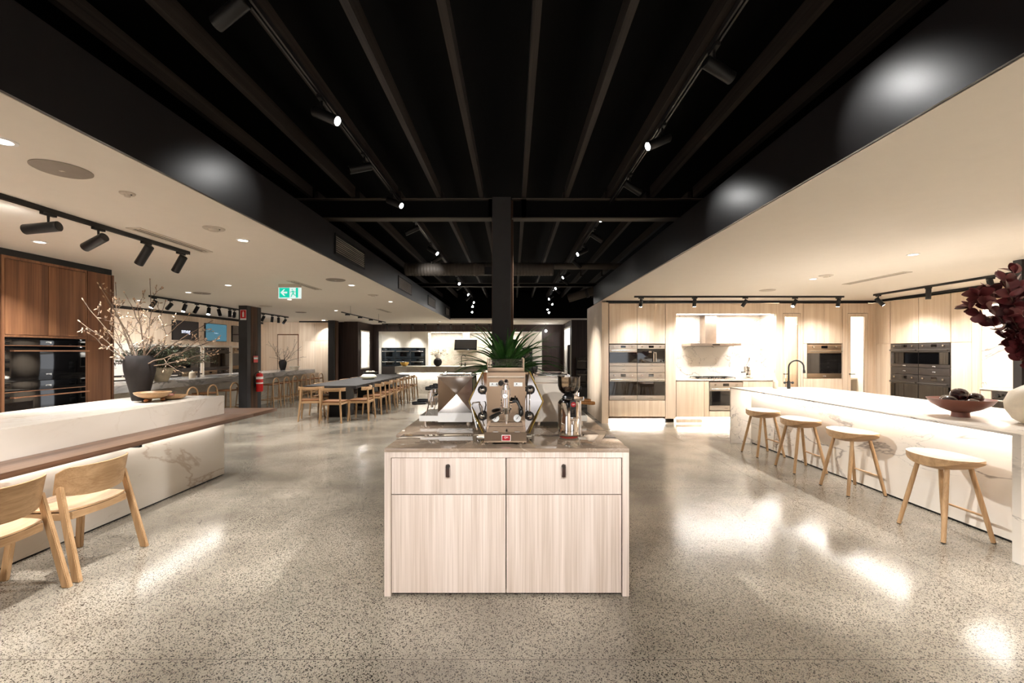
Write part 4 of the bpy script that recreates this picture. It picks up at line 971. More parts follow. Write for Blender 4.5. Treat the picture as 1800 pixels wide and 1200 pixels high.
# dark vase with budding branches
V0 = Vector((-4.15, 4.84, LZ))
va = thing('tall_vase', 'tall charcoal ceramic vase on the left marble island', 'vase', V0)
obj('vase_body', MB().lathe([(0, 0), (.068, 0), (.074, .01), (.09, .1), (.117, .22), (.138, .33), (.143, .4), (.136, .46), (.116, .5), (.106, .498), (.122, .44), (.126, .38), (.07, .1), (0, .05)], seg=40, fn=lambda a, z: 1+.03*math.sin(3*a+1)+.02*math.sin(5*a)*(z > .3)), vasedk, va)
br = thing('budding_branches', 'bare magnolia branches with pale buds in the charcoal vase', 'branches', V0+Vector((0, 0, .46)))
R = random.Random(11); bm_ = MB(); bd = MB(); O = V0+Vector((0, 0, .46))
def T(px, py, Y): return Vector((PX(px, Y), Y, PZ(py, Y)))-O
BUDS = []
def bud(p, d, s=1):
    d = d.normalized(); ln = R.uniform(.02, .034)*s
    m_ = MB() if BUDS is not None and len(BUDS) < 100 else bd
    m_.tube([p, p+d*ln*.35, p+d*ln*.75, p+d*ln], [.003, .0058*s, .005*s, .001], 7)
    if m_ is not bd: BUDS.append(m_)
def branch(p0, p1, r0, r1, depth, bend=.08):
    n = 9; d = p1-p0; L_ = d.length; side = Vector((R.uniform(-1, 1), R.uniform(-1, 1), R.uniform(-1, 1))).cross(d).normalized()
    pts = []; k1 = R.uniform(.6, 1.2)
    for i in range(n+1):
        f = i/n; p = p0.lerp(p1, f)+side*bend*L_*math.sin(PI*f*k1)+Vector((R.uniform(-1, 1), R.uniform(-1, 1), R.uniform(-1, 1)))*.008*(0 < i < n)
        if i == n: p = p0.lerp(p1, 1)+side*bend*L_*math.sin(PI*k1)
        pts.append(p)
    rs = [r0+(r1-r0)*i/n for i in range(n+1)]
    bm_.tube(pts, rs, 7)
    bud(pts[-1], pts[-1]-pts[-2], 1.1)
    if depth <= 0:
        for i in (4, 7):
            if R.random() < .75: 
                dd = (pts[i+1]-pts[i-1]).normalized()+Vector((R.uniform(-1, 1), R.uniform(-1, 1), R.uniform(-.3, 1)))*.8
                q = pts[i]+dd.normalized()*.012; bm_.tube([pts[i], q], [.002, .0018], 5); bud(q, dd, .85)
        return
    for i in range(3, n, 2 if depth > 1 else 2):
        dd = (pts[min(i+1, n)]-pts[i-1]).normalized()
        o_ = Vector((R.uniform(-1, 1), R.uniform(-1, 1), R.uniform(-.5, 1))); o_ = (o_-dd*o_.dot(dd)).normalized()
        ln = L_*R.uniform(.18, .36)*(1.1-.4*i/n)
        branch(pts[i], pts[i]+(dd*.75+o_*.75).normalized()*ln, rs[i]*.62, .0022, depth-1, .1)
mains = [(205, 500, 5.0), (218, 515, 4.7), (252, 492, 4.9), (178, 508, 4.6), (172, 520, 5.0), (148, 530, 4.8), (140, 568, 4.7), (160, 585, 4.5), (292, 530, 5.0), (330, 555, 4.8), (372, 566, 4.9), (378, 600, 4.7), (372, 618, 4.9), (240, 540, 4.4), (268, 560, 5.3)]
for k, (a, b, Y) in enumerate(mains):
    tp_ = T(a, b, Y); st_ = Vector((R.uniform(-.05, .05), R.uniform(-.05, .05), -.1))
    branch(st_, tp_, .0085 if k % 2 else .0065, .0025, 2, .05 if b > 560 else .08)
obj('branches', bm_, twig, br)
for q in BUDS: obj('bud', q, budm, br)
obj('buds', bd, budm, br)['kind'] = 'stuff'
BUDS = None
# gold footed bowl and wooden dish
t = thing('footed_dish', 'gold-rimmed timber dish on three ball feet beside the charcoal vase', 'bowl', (PX(266, 4.7), 4.72, LZ))
obj('dish', MB().lathe([(0, .035), (.06, .037), (.12, .06), (.155, .085), (.163, .105), (.155, .107), (.145, .088), (.1, .062), (0, .05)], seg=40, fn=lambda a, z: 1+.05*math.cos(2*a)), wood('pale_turned_wood', rgb(120, 92, 62), rgb(158, 128, 94), axis='x', s=20), t)
for k in range(3): 
    a = 2*PI*k/3+.5; obj('ball_foot', MB().ball((.085*math.cos(a), .085*math.sin(a), .022), .022, seg=18), plain('brown_gold_ball%d' % k, rgb(130, 84, 44), .3, .5) if k == 0 else MATS['brown_gold_ball0'], t)
t = thing('wooden_tray', 'shallow oval wooden dish behind the footed dish', 'dish', (PX(300, 4.95), 4.97, LZ))
obj('dish', MB().lathe([(0, 0), (.07, 0), (.11, .02), (.125, .048), (.118, .05), (.1, .028), (0, .015)], seg=36, fn=lambda a, z: 1+.1*abs(math.cos(a))), MATS['pale_turned_wood'], t)
tag(obj('seed_pod', MB().ball((0, 0, 0), .028, (1.3, 1, .8), 14).tube([(0, 0, 0), (.04, .02, .04)], .004, 6), terrac), 'dark seed pod lying in the shallow wooden dish', 'seed pod').location = (PX(298, 4.95), 4.97, LZ+.045)
# ================================================================ CENTRE COFFEE ISLAND
CX0, CX1, CY0, CY1, CZ = -.8, .72, 2.7, 4.6, .92
t = thing('coffee_island', 'limed oak island unit in the foreground with brown stone top', 'kitchen island', (0, 0, 0))
obj('stone_top', MB().box(CX0, CX1, CY0, 3.16, .898, CZ, .002), stone_b, t)
obj('frame', MB().box(CX0, CX0+.04, CY0+.004, 3.15, 0, .897).box(CX1-.04, CX1, CY0+.004, 3.15, 0, .897).box(CX0+.04, CX1-.04, CY0+.004, 3.15, .862, .897).box(CX0+.04, CX1-.04, 3.1, 3.15, .01, .861).box(CX0+.04, CX1-.04, CY0+.035, 3.1, .01, .03), oak_i, t)
xm_ = PX(889.5, 2.7); z1_, z2_ = .86, PZ(870, 2.7); zb_ = .018
for k, (a, b) in enumerate(((CX0+.043, xm_-.003), (xm_+.003, CX1-.046))):
    d = obj('drawer', MB().box(a, b, CY0+.012, CY0+.03, z2_+.003, z1_, .0012), oak_i, t)
    hx = PX((787, 991)[k], 2.7)
    h = MB().cyl((hx, CY0+.012, .808), (hx, CY0-.014, .808), .0125, .0115, 20)
    hh = obj('handle', h, anthra, d)
    hl = MB().box(hx-.011, hx+.011, CY0-.012, CY0-.007, .745, .822, .002).box(hx-.011, hx+.011, CY0-.012, CY0+.004, .745, .75, .001)
    obj('leather_tab', hl, leatherk, d)
    obj('door', MB().box(a, b, CY0+.012, CY0+.03, zb_, z2_-.003, .0012), oak_i, t)
obj('toe_recess', B(CX0+.041, CX1-.041, CY0+.05, CY0+.06, 0, .0095), blackm, t)
t = thing('coffee_island', 'second brown stone bench unit behind the foreground island', 'kitchen island', (0, 0, 0))
obj('stone_top', MB().box(CX0-.05, CX1-.02, 3.163, CY1, .898, CZ, .002), stone_b, t)
obj('cabinet', MB().box(CX0-.01, CX1-.05, 3.175, CY1-.02, .0, .897), oak_i, t)

def badge(parent, x, y, z, w_, h_, s, rnd=False):
    if rnd: obj('red_badge', MB().cyl((x, y, z), (x, y-.003, z), w_/2, seg=24), redb, parent)
    else:
        obj('badge_border', MB().box(x-w_/2-.003, x+w_/2+.003, y-.002, y, z-h_/2-.003, z+h_/2+.003, .0008), whitepl, parent)
        obj('red_badge', MB().box(x-w_/2, x+w_/2, y-.004, y-.002, z-h_/2, z+h_/2, .0008), redb, parent)
    text('lettering', s, h_*.55, (x, y-.0045, z+(.0 if rnd else h_*.08)), (PI/2, 0, 0), whitepl, parent)
# ---- hexagonal chrome machine
MX = PX(889, 2.95)
t = thing('espresso_machine', 'hexagonal mirror-steel espresso machine with round gauges, front of the island', 'coffee machine', (MX, 2.815, CZ))
def hx(s=1.0, w_=.258, zt=.455, zb=.03, zc=.25, tw=.165): return [(-tw*s, zb), (tw*s, zb), (w_*s, zc), (tw*s, zt), (-tw*s, zt), (-w_*s, zc)]
bd_ = MB().prism(hx(.985), .262, .60); obj('body', bd_, mirror, t, smooth=False)
# front plate: centre panel plus two angled wings
m = MB(); yA_, yB2 = .235, .262; cw = .135
def V(x, y, z): return (x, y, z)
m.face(V(-cw, yA_, .03), V(cw, yA_, .03), V(cw, yA_, .455), V(-cw, yA_, .455)); obj('centre_panel', m, mirror, t, smooth=False)
for s in (-1, 1):
    m = MB(); m.face(V(s*cw, yA_, .03), V(s*.165, yB2-.0, .03), V(s*.258, yB2, .25), V(s*cw, yA_, .25)); m.face(V(s*cw, yA_, .25), V(s*.258, yB2, .25), V(s*.165, yB2, .455), V(s*cw, yA_, .455))
    obj('side_wing', m, mirror, t, smooth=False)
    m = MB().tube([(s*.165, .258, .025), (s*.262, .258, .25), (s*.165, .258, .46)], .0045, 8); obj('brass_edge', m, goldtr, t)
# drip tray
tw_ = .137
m = MB().box(-tw_, tw_, 0, .004, .014, .076).box(-tw_, -tw_+.004, .004, .23, .014, .076).box(tw_-.004, tw_, .004, .23, .014, .076).box(-tw_+.004, tw_-.004, .004, .23, .014, .02)
m.box(-tw_, -tw_+.02, 0, .23, .076, .08).box(tw_-.02, tw_, 0, .23, .076, .08).box(-tw_+.02, tw_-.02, 0, .02, .076, .08)
tr = obj('drip_tray', m, mirror, t)
m = MB()
for i in range(15): m.box(-tw_+.02, tw_-.02, .028+i*.0135, .036+i*.0135, .07, .075)
obj('drip_grille', m, chrome, tr)
m = MB()
for i in range(9): m.box(-tw_+.02, tw_-.02, .14, .145, .077, .078)
badge(tr, 0.005, -.0, .043, .052, .032, 'QM')
for x in (-.1, .1):
    for y in (.04, .5): obj('foot', MB().lathe([(0, 0), (.018, 0), (.02, .004), (.016, .014), (0, .014)], x, y, 0, 20), chrome, t)
# head box and cup rail
obj('head_box', MB().box(-.13, .13, .24, .58, .456, .49, .003), mirror, t)
obj('front_bar', MB().box(-.128, .128, .222, .236, .415, .428, .003), steel, t)
rail = MB()
for z in (.505, .515, .525, .535, .545):
    rail.tube([(-.13, .25, z), (.125, .25, z), (.125, .57, z), (-.13, .57, z), (-.13, .25, z)], .0017, 6)
for x in (-.13, .125):
    for y in (.25, .57): rail.cyl((x, y, .49), (x, y, .555), .004, seg=10)
obj('cup_rail', rail, chrome, t)
# knobs
for x, z in ((-.165, .335), (.17, .335), (-.165, .152), (.165, .152)):
    k = obj('valve_knob', MB().lathe([(0, 0), (.03, 0), (.032, .006), (.032, .016), (.028, .02), (.02, .02), (.018, .016), (0, .016)], seg=28, fn=lambda a, z: 1+.03*math.cos(10*a)), blackpl, t)
    k.rotation_euler = (PI/2, 0, 0); k.location = (x, .23, z)
    c = obj('chrome_cap', MB().lathe([(0, .017), (.019, .017), (.017, .026), (.008, .031), (0, .032)], seg=20), chrome, k)
    obj('valve_neck', MB().cyl((x, .23, z), (x, .262, z), .016), chrome, t)
# gauges
for x in (-.073, .079):
    g = obj('pressure_gauge', MB().lathe([(0, 0), (.027, 0), (.029, .004), (.029, .012), (.026, .014), (.0255, .01), (0, .01)], seg=32), chrome, t)
    g.rotation_euler = (PI/2, 0, 0); g.location = (x, .234, .137)
    obj('dial', MB().cyl((0, 0, .0102), (0, 0, .0108), .0255, seg=32), whitepl, g); nd = MB().tube([(-.008, -.01, .012), (.012, .015, .012)], .0012, 6).cyl((0, 0, .011), (0, 0, .013), .003, seg=10)
    for q in range(11):
        a = PI*1.25-q*PI*1.5/10; nd.tube([(math.cos(a)*.021, math.sin(a)*.021, .0112), (math.cos(a)*.0245, math.sin(a)*.0245, .0112)], .0006, 4)
    obj('needle', nd, blackpl, g)
# switch plates
for x, n_ in ((-.085, 2), (.085, 1)):
    sp_ = obj('switch_plate', MB().box(x-.03, x+.03, .229, .2345, .358, .385, .002), whitepl, t)
    for q in range(n_): obj('switch_lever', MB().cyl((x-.015+q*.03, .229, .37), (x-.01+q*.03, .212, .376), .0025, .004, 8), chrome, sp_)
obj('selector_knob', MB().cyl((-.035, .235, .382), (-.035, .185, .382), .016, .018, 20), blackpl, t)
# group head
gm = MB().cyl((0, .235, .29), (0, .17, .29), .033, .033, 28).cyl((0, .17, .34), (0, .17, .22), .03, .03, 28).cyl((0, .17, .22), (0, .17, .205), .042, .04, 30).cyl((0, .17, .34), (0, .17, .372), .024, .016, 24).ball((0, .17, .385), .018, seg=16)
gm.cyl((0, .235, .34), (0, .17, .36), .012).cyl((-.032, .17, .26), (.045, .17, .26), .014, seg=18).cyl((0, .14, .3), (0, .145, .3), .018, seg=20)
gh = obj('group_head', gm, chrome, t)
gd = obj('brew_gauge', MB().lathe([(0, 0), (.019, 0), (.02, .004), (.02, .012), (.017, .013), (.017, .01), (0, .01)], seg=26), chrome, gh); gd.rotation_euler = (PI/2, 0, 0); gd.location = (-.005, .142, .3)
obj('dial', MB().cyl((0, 0, .0102), (0, 0, .0108), .0165, seg=26), whitepl, gd); obj('needle', MB().tube([(-.008, .006, .012), (.009, -.006, .012)], .001, 6), blackpl, gd)
obj('water_column', MB().cyl((.004, .175, .205), (.004, .175, .12), .014, .011, 20).cyl((.004, .175, .12), (.004, .175, .105), .007, .009, 16), chrome, gh)
pf = obj('portafilter', MB().cyl((0, .17, .203), (0, .17, .175), .033, .028, 28).tube([(-.02, .155, .188), (-.04, .135, .185)], .008, 10), chrome, t)
obj('portafilter_handle', MB().tube([(-.038, .136, .186), (-.06, .115, .178), (-.09, .08, .166), (-.1, .07, .163)], [.01, .014, .015, .012], 14), blackpl, pf)
obj('brew_lever', MB().tube([(.045, .17, .26), (.075, .165, .262), (.088, .16, .24), (.1, .15, .21)], [.012, .011, .008, .008], 12).ball((.104, .147, .185), .018, (1, 1, 1.5), 14).box(.06, .07, .16, .17, .26, .285), blackpl, t)
# steam wands
obj('water_wand', MB().tube([(.165, .225, .335), (.165, .2, .3), (.163, .2, .2), (.165, .195, .185)], [.007, .0045, .0045, .006], 10), chrome, t)
obj('steam_wand', MB().tube([(-.165, .225, .37), (-.167, .215, .4), (-.165, .23, .44)], .005, 10), chrome, t)
obj('steam_wand', MB().tube([(-.165, .215, .165), (-.165, .19, .22), (-.185, .17, .255), (-.225, .165, .25), (-.235, .165, .22), (-.22, .16, .16), (-.2, .16, .08)], .0048, 10).cyl((-.2, .16, .08), (-.196, .16, .065), .007, .008, 10), chrome, t)

# ---- left machine seen from its side; local front toward -x
def twin_machine(name, label, loc, rotz, side_mat, bottom_mat, facets, w_=.42):
    """local: front faces -y, width along x (w_), depth along +y; origin base centre front"""
    t = thing(name, label, 'coffee machine', loc, rotz)
    D, H, z0 = .277, .362, .032
    hw = w_/2
    bi = .043 if facets else .012
    b = MB().box(-hw+bi, hw-bi, 0.004, D-.004, z0+.004, z0+H-.02); obj('body', b, steelsat, t)
    for s in (-1, 1):
        p = MB(); x = s*hw; xi = s*(hw-(.042 if facets else .012))
        zb2 = z0+.075 if facets else z0
        if facets:
            c = (s*(hw-.036), D*.53, (zb2+z0+H)/2)
            q = [(x, 0, zb2), (x, D, zb2), (x, D, z0+H), (x, 0, z0+H)]
            V4 = [p.bm.verts.new(v) for v in q]; vc = p.bm.verts.new(c)
            W4 = [p.bm.verts.new((xi-s*.001, v[1], v[2])) for v in q]
            for i in range(4):
                p.bm.faces.new((V4[i], V4[(i+1) % 4], vc)); p.bm.faces.new((V4[i], V4[(i+1) % 4], W4[(i+1) % 4], W4[i]))
            sd = obj('side_panel', p, side_mat, t, smooth=False)
            obj('lower_panel', B(xi, x, 0, D, z0, zb2-.001), bottom_mat, sd)
        else:
            sd = obj('side_panel', MB().box(xi, x, 0, D, z0, z0+H, .004), side_mat, t)
            obj('top_trim', B(xi, x+s*.002, -.002, D+.002, z0+H-.05, z0+H-.043), steel, sd)
    obj('top_tray', MB().box(-hw, hw, -.01, D+.01, z0+H, z0+H+.008, .002), steel, t)
    r = MB()
    for z in (z0+H+.022,): r.tube([(-hw+.02, .01, z), (hw-.02, .01, z), (hw-.02, D-.02, z), (-hw+.02, D-.02, z), (-hw+.02, .01, z)], .004, 8)
    for x in (-hw+.02, hw-.02):
        for y in (.01, D-.02): r.cyl((x, y, z0+H+.008), (x, y, z0+H+.022), .004, seg=8)
    obj('cup_rail', r, chrome, t)
    # drip tray sticking out front
    T_ = obj('drip_tray', MB().box(-hw+.01, hw-.01, -.155, 0, z0+.004, z0+.048, .003), bottom_mat, t)
    g = MB()
    for i in range(12): g.box(-hw+.02, hw-.02, -.148+i*.012, -.142+i*.012, z0+.048, z0+.051)
    obj('drip_grille', g, steel, T_)
    for x in (-hw+.05, hw-.05):
        for y in (-.11, .24): obj('foot', MB().cyl((x, y, 0), (x, y, z0+.004), .015, .013, 16), steel, t)
    # groups
    for gx in (-.1, .1):
        g = obj('group_head', MB().cyl((gx, -.0, .23), (gx, -.07, .23), .03, seg=22).cyl((gx, -.07, .26), (gx, -.07, .19), .034, seg=24).cyl((gx, -.07, .285), (gx, -.07, .26), .02, seg=18), chrome, t)
        obj('portafilter', MB().cyl((gx, -.07, .188), (gx, -.07, .158), .034, .03, 24).tube([(gx, -.09, .172), (gx, -.125, .172)], .008, 10).cyl((gx, -.07, .158), (gx, -.07, .135), .012, .008, 12), chrome, g)
        obj('portafilter_handle', MB().tube([(gx, -.12, .172), (gx, -.16, .172), (gx, -.22, .17), (gx, -.235, .17)], [.011, .014, .016, .012], 14), (olivewood if not facets else blackpl), g)
    for gx in (-.17, .0, .17):
        obj('paddle', MB().tube([(gx, 0, .3), (gx, -.06, .3)], .006, 10).tube([(gx, -.06, .3), (gx, -.085, .3), (gx, -.11, .3)], [.012, .017, .014], 14), blackpl, t)
    for s in (-1, 1): obj('steam_wand', MB().tube([(s*.175, 0, .27), (s*.175, -.05, .25), (s*.178, -.08, .18), (s*.18, -.1, .09)], .005, 10).cyl((s*.18, -.1, .09), (s*.18, -.102, .075), .007, seg=10), chrome, t)
    return t
twin_machine('espresso_machine', 'mirror-sided two-group espresso machine turned left, behind the hexagonal one', (PX(769.8, 3.52), 3.52+.215, CZ), -PI/2, mirror, whitepl, True, .43)
rm = twin_machine('espresso_machine', 'white-sided espresso machine turned right, partly hidden by the grinder', (.45, 3.53+.215, CZ), PI/2, marble_w, white, False, .43)
# things on the cup trays
for k, (x, y, l) in enumerate(((.17, 3.62, 'small black-handled tamper standing on the white machine'), (.2, 3.78, 'black tamper behind the other one on the white machine'))):
    q = thing('tamper', l, 'tamper', (x, y, CZ+.402)); obj('base', MB().cyl((0, 0, 0), (0, 0, .02), .026, seg=24), chrome, q); obj('grip', MB().lathe([(0, .02), (.009, .02), (.012, .04), (.017, .06), (.012, .074), (0, .076)], seg=18), blackpl, q)
# ---- grinder
GX, GY = PX(999.8, 3.1), 3.1
t = thing('coffee_grinder', 'chrome cylindrical coffee grinder with smoked bean hopper beside the hexagonal machine', 'coffee grinder', (GX, GY, CZ))
obj('red_base_ring', MB().lathe([(0, 0), (.062, 0), (.066, .004), (0, .008)], seg=36), redm, t)
obj('body', MB().lathe([(.0, .008), (.07, .008), (.078, .018), (.078, .24), (.07, .255), (.03, .285), (0, .29)], seg=56), chrome, t)
obj('collar', MB().lathe([(0, .255), (.045, .258), (.048, .28), (.03, .302), (0, .302)], seg=32), blackpl, t)
obj('hopper', MB().lathe([(.025, .298), (.05, .306), (.07, .33), (.078, .36), (.078, .418), (.079, .42), (.0755, .42), (.0755, .36), (.067, .333), (.048, .31), (.022, .302)], seg=48), hopgl, t)
obj('hopper_lid', MB().lathe([(0, .421), (.081, .421), (.081, .427), (0, .43)], seg=48), hopgl, t)
bn = MB(); R = random.Random(5)
for i in range(170):
    h = R.uniform(.31, .345); rr = .055*math.sqrt(R.random())*min(1, (h-.296)/.03+.2); a = R.uniform(0, 2*PI); bn.ball((rr*math.cos(a), rr*math.sin(a), h), .0055, (1.2, .9, .8), 6)
bb = obj('coffee_beans', bn, bean, t); bb['kind'] = 'stuff'
s_ = obj('switch_panel', MB().box(-.0, .04, -.092, -.07, .145, .262, .004), blackpl, t)
obj('rocker_switch', MB().box(.008, .034, -.096, -.092, .155, .2, .002), blackgl, s_)
badge(s_, .02, -.0925, .235, .034, .022, 'QM', True)
obj('dosing_fork', MB().box(.0, .04, -.11, -.075, .128, .138, .002).tube([(.005, -.078, .13), (.005, -.115, .125)], .004, 8).tube([(.035, -.078, .13), (.035, -.115, .125)], .004, 8).cyl((.02, -.08, .13), (.02, -.09, .095), .011, .006, 14), chrome, t)
obj('adjuster', MB().cyl((.05, 0, .27), (.05, -.03, .27), .022, seg=20).box(.03, .1, -.05, -.02, .255, .285, .003).cyl((.075, -.03, .02), (.075, -.03, .255), .009, seg=14), chrome, t)
# ---- palm
t = thing('palm_plant', 'green strap-leaved palm in a pot behind the espresso machines', 'plant', (-.07, 4.34, CZ))
obj('pot', MB().lathe([(0, 0), (.1, 0), (.12, .02), (.15, .36), (.155, .38), (.14, .38), (.135, .35), (0, .34)], seg=36), vasedk, t)
obj('soil', MB().cyl((0, 0, .335), (0, 0, .352), .133, seg=30), soil, t)
R = random.Random(21); m = MB()
def blade(az, el, ln, wd, droop, base=(0, 0, .35)):
    n = 10; h = Vector((math.cos(az), math.sin(az), 0)); d = h*math.cos(el)+Vector((0, 0, 1))*math.sin(el); s = Vector((-math.sin(az), math.cos(az), 0)); p = Vector(base)+h*.02; rows = []
    e = el
    for i in range(n+1):
        f = i/n; wv = wd*(.45+.55*math.sin(PI*min(f*1.3, .5)))*(1-max(0, (f-.35)/.65)**1.5)/2+.0006
        u = s.cross(d).normalized()
        rows.append([m.bm.verts.new(p-s*wv+u*wv*-.45), m.bm.verts.new(p), m.bm.verts.new(p+s*wv+u*wv*-.45)])
        e -= droop/n*(.3+1.4*f); d = h*math.cos(e)+Vector((0, 0, 1))*math.sin(e); p = p+d*ln/n
    for a, b in zip(rows, rows[1:]):
        for j in (0, 1): m.bm.faces.new((a[j], a[j+1], b[j+1], b[j]))
for i in range(135):
    az = R.uniform(0, 2*PI); f = R.random()
    el = R.uniform(.55, 1.45) if f > .3 else R.uniform(.1, .7)
    blade(az, el, R.uniform(.42, .7)*(.62 if math.sin(az) < -.35 and el < .95 else 1), R.uniform(.032, .054), R.uniform(.6, 1.9))
for az, el, ln, dr in ((PI*.98, .75, .62, 1.0), (.05, .9, .66, .35), (.15, 1.0, .66, .2), (PI*.9, 1.15, .62, .25), (1.4, 1.45, .5, .1), (PI, .3, .6, 1.0), (PI*1.02, .55, .62, 1.5), (PI*.93, .45, .6, 1.2), (.1, .6, .58, 1.6), (0, .45, .5, 1.5)):
    blade(az, el, ln, .036, dr)
obj('fronds', m, palmg, t, recalc=False)
# ================================================================ FAR LEFT KITCHEN
GXf, GXb, GY0, GY1, GZ = -6.9, -7.95, 7.5, 15.15, .92
t = thing('marble_island', 'long grey marble island far left, behind the arch-backed stools', 'kitchen island', (0, 0, 0))
obj('worktop', MB().box(GXb, GXf, GY0, GY1, GZ-.13, GZ, .003), marble_g, t)
obj('base', MB().box(GXb+.05, GXf-.35, GY0+.1, GY1-.1, .0, GZ-.131), stone_g, t)
def tap2(x, y, z, label):
    tp = thing('steel_tap', label, 'tap', (x, y, z)); obj('body', MB().cyl((0, 0, 0), (0, 0, .1), .025), anthra, tp); obj('spout', MB().tube([(0, 0, .1), (0, 0, .34), (.02, 0, .38), (.08, 0, .4), (.14, 0, .38), (.15, 0, .33)], .013, 10), anthra, tp)
    obj('tap_handle', MB().cyl((-.07, 0, .08), (.07, 0, .08), .01).ball((.07, 0, .08), .018).ball((-.07, 0, .08), .018), anthra, tp); return tp
tap2(-7.45, 10.3, GZ, 'dark tap standing on the far grey marble island')
q = thing('soap_dispenser', 'pale stoneware soap bottle beside the dark tap on the grey island', 'soap dispenser', (-7.3, 9.9, GZ)); obj('bottle', MB().lathe([(0, 0), (.06, 0), (.065, .02), (.06, .12), (.035, .15), (0, .15)], seg=20), vasecr, q); obj('pump', MB().cyl((0, 0, .15), (0, 0, .175), .01), whitepl, q)
# scalloped pot with olive
q = thing('olive_plant', 'bushy olive plant in a scalloped white pot on the grey marble island', 'plant', (-7.05, 8.72, GZ))
obj('pot', MB().lathe([(0, 0), (.1, 0), (.11, .02), (.15, .14), (.19, .24), (.2, .29), (.185, .285), (.14, .16), (0, .1)], seg=64, fn=lambda a, z: 1+.09*abs(math.sin(4*a))*(z > .03)), vasewh, q)
R = random.Random(9); m = MB(); sm = MB()
for i in range(300):
    a = R.uniform(0, 2*PI); sp_ = R.uniform(.2, .98); tipz = .25+R.uniform(-.05, .62)*(1.25-sp_*.75)
    tip = Vector((math.cos(a)*sp_*.55, math.sin(a)*sp_*.7, .15+tipz*.9)) if False else Vector((math.cos(a)*sp_*1.0, math.sin(a)*sp_*.8, .22+tipz*.66))
    p0 = Vector((0, 0, .2)); mid = p0.lerp(tip, .5)+Vector((0, 0, .1)); pts = [p0.lerp(mid, f).lerp(mid.lerp(tip, f), f) for f in [j/8 for j in range(9)]]
    sm.tube(pts, .003, 4, caps=False)
    for j in range(2, 9):
        for z in range(4):
            dd = Vector((R.uniform(-1, 1), R.uniform(-1, 1), R.uniform(-.6, 1)))
            leaf(m, pts[j]+Vector((R.uniform(-.03, .03), R.uniform(-.03, .03), R.uniform(-.03, .03))), dd, Vector((R.uniform(-1, 1), 0, 1)), R.uniform(.04, .07), R.uniform(.013, .02), .2, .1, 2)
obj('foliage', m, oliveg, q, recalc=False); obj('stems', sm, twig, q)
# dark vase with branches & bowl further along
vz = Vector((PX(497, 14.3), 14.3, GZ)); q = thing('black_vase', 'black vase on the grey marble island before the oak doors', 'vase', vz)
obj('vase_body', MB().lathe([(0, 0), (.07, 0), (.1, .1), (.12, .22), (.11, .29), (.07, .32), (.075, .34), (.06, .34), (.05, .3), (0, .28)], seg=28), vasedk, q)
q = thing('budding_branches', 'thin budding branches in the far black vase', 'branches', vz+Vector((0, 0, .3)))
bm_ = MB(); bd = bm_; O = vz+Vector((0, 0, .3)); R = random.Random(4)
for a, b in ((472, 601), (480, 606), (488, 612), (522, 602), (530, 610), (537, 628), (505, 610), (498, 615), (512, 618)):
    branch(Vector((0, 0, -.1)), T(a, b, 14.3+R.uniform(-.3, .3)), .009, .004, 1, .08)
obj('branches', bm_, twig, q)
q = thing('fluted_bowl', 'pale bowl beside the black vase on the grey marble island', 'bowl', (PX(517.5, 14.4), 14.4, GZ)); obj('bowl', MB().lathe([(0, .01), (.06, 0), (.1, .0), (.13, .06), (.165, .12), (.155, .12), (.11, .05), (0, .03)], seg=32), vasecr, q)
# arch-backed stools; local back toward -y
def arch_stool(label, x, y, rz=-PI/2):
    t = thing('arch_back_stool', label, 'stool', (x, y, 0), rz, 'arch-backed stools along the grey island')
    pts = [(-.19, -.2, 0), (-.165, -.17, .45)]+[(.15*math.cos(PI-a), -.16, .64+.15*math.sin(a)) for a in [PI*i/12 for i in range(13)]]+[(.165, -.17, .45), (.19, -.2, 0)]
    obj('arch_frame', MB().tube(pts, .016, 10), chairwood, t)
    for s in (-1, 1): obj('leg', MB().tube([(s*.19, .19, 0), (s*.155, .14, .62)], .0125, 10), chairwood, t)
    obj('seat', MB().box(-.18, .18, -.16, .17, .6, .635, .014), leather, t)
    obj('footrest', MB().tube([(-.178, -.185, .2), (.178, -.185, .2), (.178, .177, .2), (-.178, .177, .2), (-.178, -.185, .2)], .009, 8), chairwood, t)
    return t
ys = [8.9, 9.5, 10.25, 11.0, 12.04, 12.6, 13.1, 13.65, 14.2, 14.85]
s0 = None
for k, y in enumerate(ys):
    l = f'arch-backed timber stool at the grey island, {ORD[k]} from the left' if k < 4 else f'arch-backed timber stool at the grey island, {ORD[k-4]} right of the black post'
    s0 = arch_stool(l, -6.72, y, PI/2) if k == 0 else dup(s0, (-6.72, y, 0), PI/2, l)
# wall units below and on the far left wall
OL = (XF, 0, 0)
def LY(px): return WY(px, XF)
struct('wall_splashback_left', B(XF, XF+.012, 8.2, 11.2, .93, 1.72), marble_w)
struct('trim_far_left_lights', B(XF, XF+.01, 11.22, 15.6, 1.7, 1.72), white)
q = cab('grey_base_cabinet', 'grey base cabinets under the far left splashback', 'cabinet', 8.2, 11.2, .1, .9, .5, (XF+.55, 0, 0), L90, anthra, [(8.2+i*.6, 8.8+i*.6, .1, .89, 'door') for i in range(5)], kick=(.06, blackm))
tag(obj('benchtop', B(XF+.014, XF+.57, 8.2, 11.2, .901, .93), marble_w), 'white bench below the far left marble splashback', 'benchtop')
q = thing('gas_cooktop', 'black gas cooktop on the far left bench beyond the walnut cabinets', 'cooktop', (XF+.3, 10.2, .93)); obj('plate', B(-.22, .22, -.4, .4, 0, .012), steel, q)
for k in (-.25, 0, .25): obj('trivet', MB().box(-.15, .15, k-.1, k-.09, .035, .045).box(-.15, .15, k+.09, k+.1, .035, .045).box(-.15, -.14, k-.1, k+.1, .012, .045).box(.14, .15, k-.1, k+.1, .012, .045).box(-.005, .005, k-.1, k+.1, .035, .045), blackm, q)
